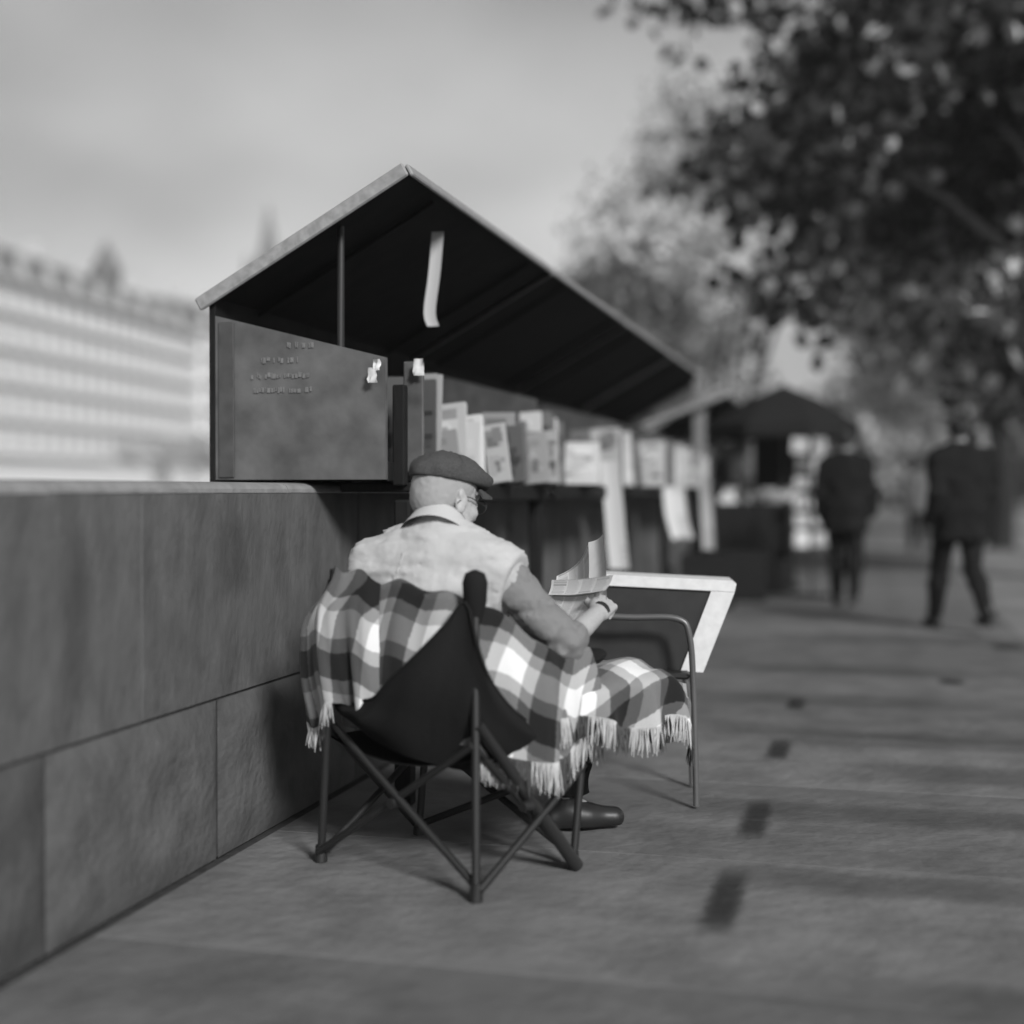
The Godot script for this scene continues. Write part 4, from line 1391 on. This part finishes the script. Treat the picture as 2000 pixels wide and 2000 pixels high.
func next_seller() -> void:
	var u := thing("parasol", "dark parasol standing over the next seller's pitch beyond the open lids", "parasol", Vector3(-.92, 0, -16.3))
	var s := stp()
	tube(s, [Vector3(0, 0, 0), Vector3(0, 2.38, 0)], [0.02], 8)
	build("pole", s, mats["tube_dark"], u)
	s = stp()
	cbox(s, T(0, .04, 0), Vector3(.4, .08, .4), .02)
	build("base", s, mats["tube_dark"], u)
	s = stp()
	s.set_smooth_group(-1)
	for k in 8:
		var a := TAU * (k + .5) / 8; var b := TAU * (k + 1.5) / 8
		var p := Vector3(cos(a) * .92, 1.88, sin(a) * .92); var q := Vector3(cos(b) * .92, 1.88, sin(b) * .92)
		var m0 := p.lerp(Vector3(0, 2.36, 0), .5) + Vector3(0, .05, 0); var m1 := q.lerp(Vector3(0, 2.36, 0), .5) + Vector3(0, .05, 0)
		tri(s, m0, Vector3(0, 2.36, 0), m1)
		quad(s, p, m0, m1, q)
		quad(s, p - Vector3(0, .14, 0), p, q, q - Vector3(0, .14, 0))
	build("canopy", s, mats["black_cloth"], u)
	for k in 8:
		s = stp()
		var a := TAU * (k + .5) / 8
		tube(s, [Vector3(0, 2.33, 0), Vector3(cos(a) * .9, 1.88, sin(a) * .9)], [.008], 5)
		build("rib", s, mats["tube_dark"], u)
	s = stp()
	cbox(s, T(0, 0, 0), Vector3(.75, 1.05, .05), .01)
	var bd := build("dark_backdrop", s, mats["black_cloth"], self, T(-.95, 1.45, -17.2))  # dark sheet added to stand in for the shaded gap of the stall
	tag(bd, "black backdrop added for the dark stall interior under the dark parasol", "board")
	var r := thing("card_rack", "narrow rack of pale cards and prints beside the first walker's left side", "rack", Vector3(-.56, 0, -15.2))
	s = stp()
	tube(s, [Vector3(0, 0, 0), Vector3(0, 1.75, 0)], [.018], 8)
	cbox(s, T(0, .02, 0), Vector3(.4, .04, .4), .01)
	build("stand", s, mats["tube_dark"], r)
	for k in 12:
		s = stp()
		cbox(s, Transform3D(Basis.from_euler(Vector3(-.15, rng.randf_range(-.5, .5), rng.randf_range(-.12, .12))), Vector3((k % 2) * .2 - .1 + rng.randf_range(-.03, .03), .62 + (k / 2) * .2, .06)), Vector3(rng.randf_range(.12, .19), rng.randf_range(.12, .19), .008), .002)
		build("card", s, mats["cover%d" % [0, 2, 7, 1, 3, 0, 9, 7, 4, 0, 2, 1][k]], r)

func passerby(label: String, at: Vector3, turn: float, stride: float, hcol: String, bag: bool) -> void:
	var J := {
		pelvis = Vector3(0, .96, 0), neck = Vector3(0, 1.47, -.02), lsh = Vector3(-.18, 1.39, 0), rsh = Vector3(.18, 1.39, 0),
		lhip = Vector3(-.09, .92, 0), rhip = Vector3(.09, .92, 0),
		lkn = Vector3(-.10, .5, -.16 * stride - .03), lan = Vector3(-.10, .1, -.30 * stride),
		rkn = Vector3(.10, .5, .06 * stride - .03), ran = Vector3(.10, .1 + .06 * stride, .34 * stride),
		lel = Vector3(-.25, 1.12, .10 * stride + .02), lwr = Vector3(-.24, .90, .02 - .04 * stride),
		rel = Vector3(.25, 1.12, -.08 * stride), rwr = Vector3(.24, .92, -.20 * stride - .05),
	}
	var m := thing("person", label, "person", at, turn, "people walking along the quay")
	var hx := T(0, 1.6, -.035)
	var f := Field.new()
	torso_bones(f, J)
	for l in ["l", "r"]:
		arm_bones(f, J, l); leg_bones(f, J, l)
		f.cap(J[l + "an"], J[l + "an"] + Vector3(0, -.05, -.14), .04, .03, .03)
	f.cap(J.neck - Vector3(0, .05, 0), hx * Vector3(0, -.05, .02), .06, .055, .04)
	var hf := head_field(hx)
	var lst := []
	var bb := bounds(J, J.keys(), .2)
	lst.append([f, bb.position, bb.end, 0.022])
	lst.append([hf, hx.origin - Vector3.ONE * .15, hx.origin + Vector3.ONE * .15, 0.009])
	for l in ["l", "r"]:
		var h := Field.new()
		var d: Vector3 = (J[l + "wr"] - J[l + "el"]).normalized()
		var b := Basis.looking_at(d, Vector3(-1 if l == "l" else 1, 0, 0))
		hand(h, J[l + "wr"], b if l == "l" else Basis(-b.x, b.y, b.z), 0.4)
		lst.append([h, J[l + "wr"] - Vector3.ONE * .2, J[l + "wr"] + Vector3.ONE * .2, 0.006])
	part("body", field_mesh(lst), mats["skin_far"], m)
	for s in [-1, 1]:
		var sp := SphereMesh.new(); sp.radius = .0115; sp.height = .023; sp.radial_segments = 8; sp.rings = 6
		part("eye", sp, mats["eye"], m, hx * T(.031 * s, .004, -.083))
	var wr := FastNoiseLite.new(); wr.frequency = 6.0
	var hair := Field.new()
	hair.egg(hx * T(0, .042, .02), Vector3(.086, .094, .1), .01)
	hair.planes.append(hx * Plane(Vector3(0, -.55, -.83).normalized(), .03))
	part("hair", field_mesh([[hair, hx.origin - Vector3.ONE * .16, hx.origin + Vector3.ONE * .16, 0.009]]), mats[hcol], m)
	var c := Field.new()
	torso_bones(c, J)
	c.cap(Vector3(-.06, .95, 0), Vector3(-.07, .72, -.01), .12, .135, .06)
	c.cap(Vector3(.06, .95, 0), Vector3(.07, .72, .01), .12, .135, .06)
	arm_bones(c, J, "l"); arm_bones(c, J, "r")
	c.cap(J.neck - Vector3(0, .08, 0), J.neck + Vector3(0, .02, .01), .09, .075, .05)
	c.grow = .026
	c.noise = wr; c.amp = .025
	c.planes.append(Plane(Vector3.DOWN, -.74))
	c.planes.append(Plane(Vector3.UP, 1.53))
	part("coat", field_mesh([[c, bb.position, bb.end, 0.016]]), mats["sleeve"] if bag else mats["coat_far"], m)
	var tr := Field.new()
	leg_bones(tr, J, "l"); leg_bones(tr, J, "r")
	tr.grow = .018
	tr.noise = wr; tr.amp = .02
	tr.planes.append(Plane(Vector3.DOWN, -.1))
	part("trousers", field_mesh([[tr, bb.position, bb.end, 0.016]]), mats["trousers"], m)
	for l in ["l", "r"]:
		var sh := shoe(J[l + "an"], Vector3(0, 0, -1))
		part("shoe", field_mesh([[sh, J[l + "an"] - Vector3.ONE * .25, J[l + "an"] + Vector3.ONE * .25, 0.012]]), mats["shoe"], m)

# ---------- the case on its tubular chair ----------
func case_and_stand() -> void:
	var at := Vector3(-.80, 0, -4.92)
	var turn := 0.16
	var c := thing("tubular_chair", "small chair of bent metal tube carrying the dark case beside the man's knees", "chair", at, turn)
	for e in [[0.0, 0], [0.36, 1]]:
		var s := stp()
		var z: float = -e[0]
		var h: float = 0.675 if e[1] == 0 else 0.46
		tube(s, curve([Vector3(-.22, .01, z + 0.03), Vector3(-.21, h * .6, z), Vector3(-.205, h - .06, z), Vector3(-.16, h, z), Vector3(.0, h + .003, z), Vector3(.15, h, z), Vector3(.195, h - .06, z), Vector3(.21, h * .6, z), Vector3(.22, .01, z + 0.03)], 40), [0.0115], 10)
		build("frame", s, mats["tube_pale"], c)
	var s2 := stp()
	cbox(s2, T(0, .465, -.2), Vector3(.40, .02, .38), .008)
	build("seat", s2, mats["case_dark"], c)
	for x in [-.2, .2]:
		s2 = stp()
		tube(s2, [Vector3(x, .455, -.0), Vector3(x, .455, -.37)], [.010], 8)
		build("side_rail", s2, mats["tube_pale"], c)
	# the case: dark face in a pale rim, slanting right end
	var k := thing("dark_case", "dark case with pale rim on top and slanting right end, on a tubular chair", "case", at + Basis(Vector3.UP, turn) * Vector3(.03, .478, -.13), turn)
	var lo := -.24
	var bot := .20; var tp := .29; var H := .335
	var s := stp()
	prism(s, PackedVector2Array([Vector2(lo, 0), Vector2(bot, 0), Vector2(tp - .02, H - .036), Vector2(lo, H - .036)]), -.16, 0.0)
	build("body", s, mats["case_dark"], k)
	s = stp()
	prism(s, PackedVector2Array([Vector2(lo - .01, H - .035), Vector2(tp + .03, H - .035), Vector2(tp + .035, H - .005), Vector2(tp + .02, H + .006), Vector2(lo - .01, H + .006)]), -.19, .012)
	build("top_rim", s, mats["case_pale"], k)
	s = stp()
	prism(s, PackedVector2Array([Vector2(bot - .062, 0.0), Vector2(bot + .02, 0.0), Vector2(tp + .03, H - .0365), Vector2(tp - .055, H - .0365)]), -.165, .012)
	build("end_rim", s, mats["case_pale"], k)
	k.rotation.z = -0.045
	s = stp()
	tube(s, curve([Vector3(-.08, H - .08, -.17), Vector3(-.07, H - .08, -.2), Vector3(0, H - .08, -.206), Vector3(.07, H - .08, -.2), Vector3(.08, H - .08, -.17)], 16), [.008], 8)
	build("handle", s, mats["case_dark"], k)

func _ready() -> void:
	rng.seed = 7
	# camera
	var cam := Camera3D.new()
	cam.name = "camera"
	add_child(cam)
	cam.position = Vector3(0, 1.13, 0)
	cam.rotation = Vector3(deg_to_rad(-0.85), YAW, 0)
	var at := CameraAttributesPhysical.new()
	at.frustum_focal_length = 32.45
	at.frustum_focus_distance = 4.6
	at.frustum_near = 0.1
	at.frustum_far = 3000.0
	at.exposure_aperture = 0.48
	cam.attributes = at
	cam.fov = 40.55
	cam.near = 0.1
	cam.far = 3000.0
	cam.current = true
	# overcast sky
	var we := WorldEnvironment.new()
	we.name = "environment"
	var env := Environment.new()
	env.background_mode = Environment.BG_SKY
	env.tonemap_mode = Environment.TONE_MAPPER_LINEAR
	env.tonemap_exposure = 2.85
	env.sdfgi_enabled = true
	env.ssao_enabled = true
	env.ssil_enabled = true
	env.fog_enabled = true
	env.fog_density = 0.0009
	env.fog_light_color = grey(0.85)
	var sky := Sky.new()
	var pm := PanoramaSkyMaterial.new()
	pm.panorama = sky_image()
	sky.sky_material = pm
	env.sky = sky
	we.environment = env
	add_child(we)
	var sun := DirectionalLight3D.new()
	sun.name = "sun"
	sun.light_energy = 0.5
	sun.light_angular_distance = 12.0
	sun.shadow_enabled = true
	add_child(sun)
	sun.look_at_from_position(Vector3.ZERO, Vector3(-0.56, -0.49, -0.67))
	make_materials()
	setting()
	leaf = leaf_mesh()
	background()
	for b in 4:
		bookstall(4.6 + 2.28 * b, 2.24, ["nearest green bookstall box with lettered end panel and its lid propped open", "second green bookstall box from the man, lid open", "third green bookstall box from the man, lid open", "fourth green bookstall box, last before the pale post, lid open"][b], b == 0)
	for b in 2:
		bookstall(15.2 + 2.28 * b, 2.24, ["dark bookstall box with open lid behind the black cloth table", "dark bookstall box with open lid, furthest of all the stalls"][b], b == 0)
	books()
	stall_details()
	next_seller()
	chair()
	case_and_stand()
	seated_man()
	blanket()
	newspaper()
	passerby("person in a long dark coat walking away beside the far stalls", Vector3(-.19, 0, -13.98), -0.15, 0.35, "hair_dark", false)
	passerby("small distant person in a mid grey coat between the two nearer walkers", Vector3(.95, 0, -27.0), 0.1, 0.5, "hair_dark", true)
	passerby("person in dark clothes in mid-stride at the right edge", Vector3(.74, 0, -11.7), 0.35, 0.9, "hair_dark", false)

func sky_image() -> ImageTexture:
	var n := FastNoiseLite.new()
	n.seed = 4; n.frequency = 1.6; n.fractal_octaves = 4
	var W := 512; var H := 256
	var im := Image.create(W, H, false, Image.FORMAT_RGBF)
	for y in H:
		var up := PI * (0.5 - (y + 0.5) / H)
		for x in W:
			var az := TAU * (x + 0.5) / W
			var d := Vector3(cos(up) * cos(az), sin(up), cos(up) * sin(az))
			var v := n.get_noise_3d(d.x * 1.3, d.y * 2.6, d.z * 1.3)
			var g := lerpf(0.275, 0.09, smoothstep(0.0, 0.45, d.y)) * (1.0 + 0.75 * v) * (0.9 + 1.9 * pow(maxf(0.0, d.dot(Vector3(-0.1, 0.17, -1.0).normalized())), 14.0))
			im.set_pixel(x, y, Color(g, g, g))
	return ImageTexture.create_from_image(im)

func background() -> void:
	facade_building("apartment_building", "long pale stone building with a slate roof across the river, at the left edge", Vector3(-82.5, 1.2, -118), deg_to_rad(6), 54, 14, 6, 3.55, "pale buildings across the river")
	facade_building("apartment_building", "pale stone building across the river just left of the stall, bright cornice under its roof", Vector3(-88, 1.2, -173.5), deg_to_rad(2), 40, 15, 6, 3.75, "pale buildings across the river")
	facade_building("apartment_building", "distant pale building closing the street behind the trees at the right", Vector3(52, -0.13, -240), deg_to_rad(-97), 40, 14, 6, 3.4)
	# spire
	var t := thing("church_spire", "slim church spire far off behind the raised near lid", "church", Vector3(-96.3, 1.2, -214))
	var s := stp()
	cbox(s, T(0, 18, 0), Vector3(6, 36, 6), 0.1)
	build("tower", s, mats["facade"], t)
	s = stp()
	tube(s, [Vector3(0, 36, 0), Vector3(0, 39.5, 0), Vector3(0, 48, 0)], [3.4, 1.7, 0.05], 8)
	build("spire", s, mats["slate"], t)
	for k in 4:
		s = stp()
		var c := Vector3([-2.7, 2.7, 2.7, -2.7][k], 0, [-2.7, -2.7, 2.7, 2.7][k])
		tube(s, [c + Vector3(0, 36, 0), c + Vector3(0, 39.5, 0)], [0.6, 0.05], 6)
		build("pinnacle", s, mats["slate"], t)
	var q := thing("embankment_wall", "bright pale embankment wall across the river, just above the parapet", "wall", Vector3(-78.6, 0, 0))
	s = stp()
	cbox(s, T(0, -1.45, -180), Vector3(1.2, 10.1, 440), 0.1)
	build("wall", s, mats["whitewash"], q)
	s = stp()
	cbox(s, T(0.1, 3.75, -180), Vector3(1.7, 0.3, 440), 0.08)
	build("coping", s, mats["whitewash"], q)
	for k in 3:
		tree("quay_tree", ["small pale round tree on the far embankment nearest the stall", "lower pale bush-like tree left of the other two on the far embankment", "middle pale tree on the far embankment"][k], "small trees on the far embankment", Vector3([-80.5, -80.5, -80.5][k], 1.2, [-158, -143, -150][k]), 1.6, Vector3(0, [3.9, 2.6, 2.9][k], 0), Vector3(2.2, 1.8, 2.2), 22, 60, "leaf1", 3.0, 50 + k, 1.6)
	# poplars rising from the lower quay behind the stalls
	var low := -5.6
	for k in 3:
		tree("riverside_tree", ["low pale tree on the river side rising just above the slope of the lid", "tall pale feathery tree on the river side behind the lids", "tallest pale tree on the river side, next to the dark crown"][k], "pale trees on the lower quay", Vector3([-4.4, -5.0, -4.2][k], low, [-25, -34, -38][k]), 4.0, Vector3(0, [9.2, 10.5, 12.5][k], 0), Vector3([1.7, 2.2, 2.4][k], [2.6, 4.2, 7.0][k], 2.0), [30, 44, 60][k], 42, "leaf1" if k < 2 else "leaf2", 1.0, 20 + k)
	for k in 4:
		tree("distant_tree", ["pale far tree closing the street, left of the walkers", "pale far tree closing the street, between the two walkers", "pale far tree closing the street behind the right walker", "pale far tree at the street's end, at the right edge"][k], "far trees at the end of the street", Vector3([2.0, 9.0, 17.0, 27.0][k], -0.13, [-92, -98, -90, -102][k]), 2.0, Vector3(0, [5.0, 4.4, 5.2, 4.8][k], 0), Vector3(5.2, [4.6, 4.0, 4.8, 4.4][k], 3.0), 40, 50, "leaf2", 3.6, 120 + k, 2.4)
	for k in 5:
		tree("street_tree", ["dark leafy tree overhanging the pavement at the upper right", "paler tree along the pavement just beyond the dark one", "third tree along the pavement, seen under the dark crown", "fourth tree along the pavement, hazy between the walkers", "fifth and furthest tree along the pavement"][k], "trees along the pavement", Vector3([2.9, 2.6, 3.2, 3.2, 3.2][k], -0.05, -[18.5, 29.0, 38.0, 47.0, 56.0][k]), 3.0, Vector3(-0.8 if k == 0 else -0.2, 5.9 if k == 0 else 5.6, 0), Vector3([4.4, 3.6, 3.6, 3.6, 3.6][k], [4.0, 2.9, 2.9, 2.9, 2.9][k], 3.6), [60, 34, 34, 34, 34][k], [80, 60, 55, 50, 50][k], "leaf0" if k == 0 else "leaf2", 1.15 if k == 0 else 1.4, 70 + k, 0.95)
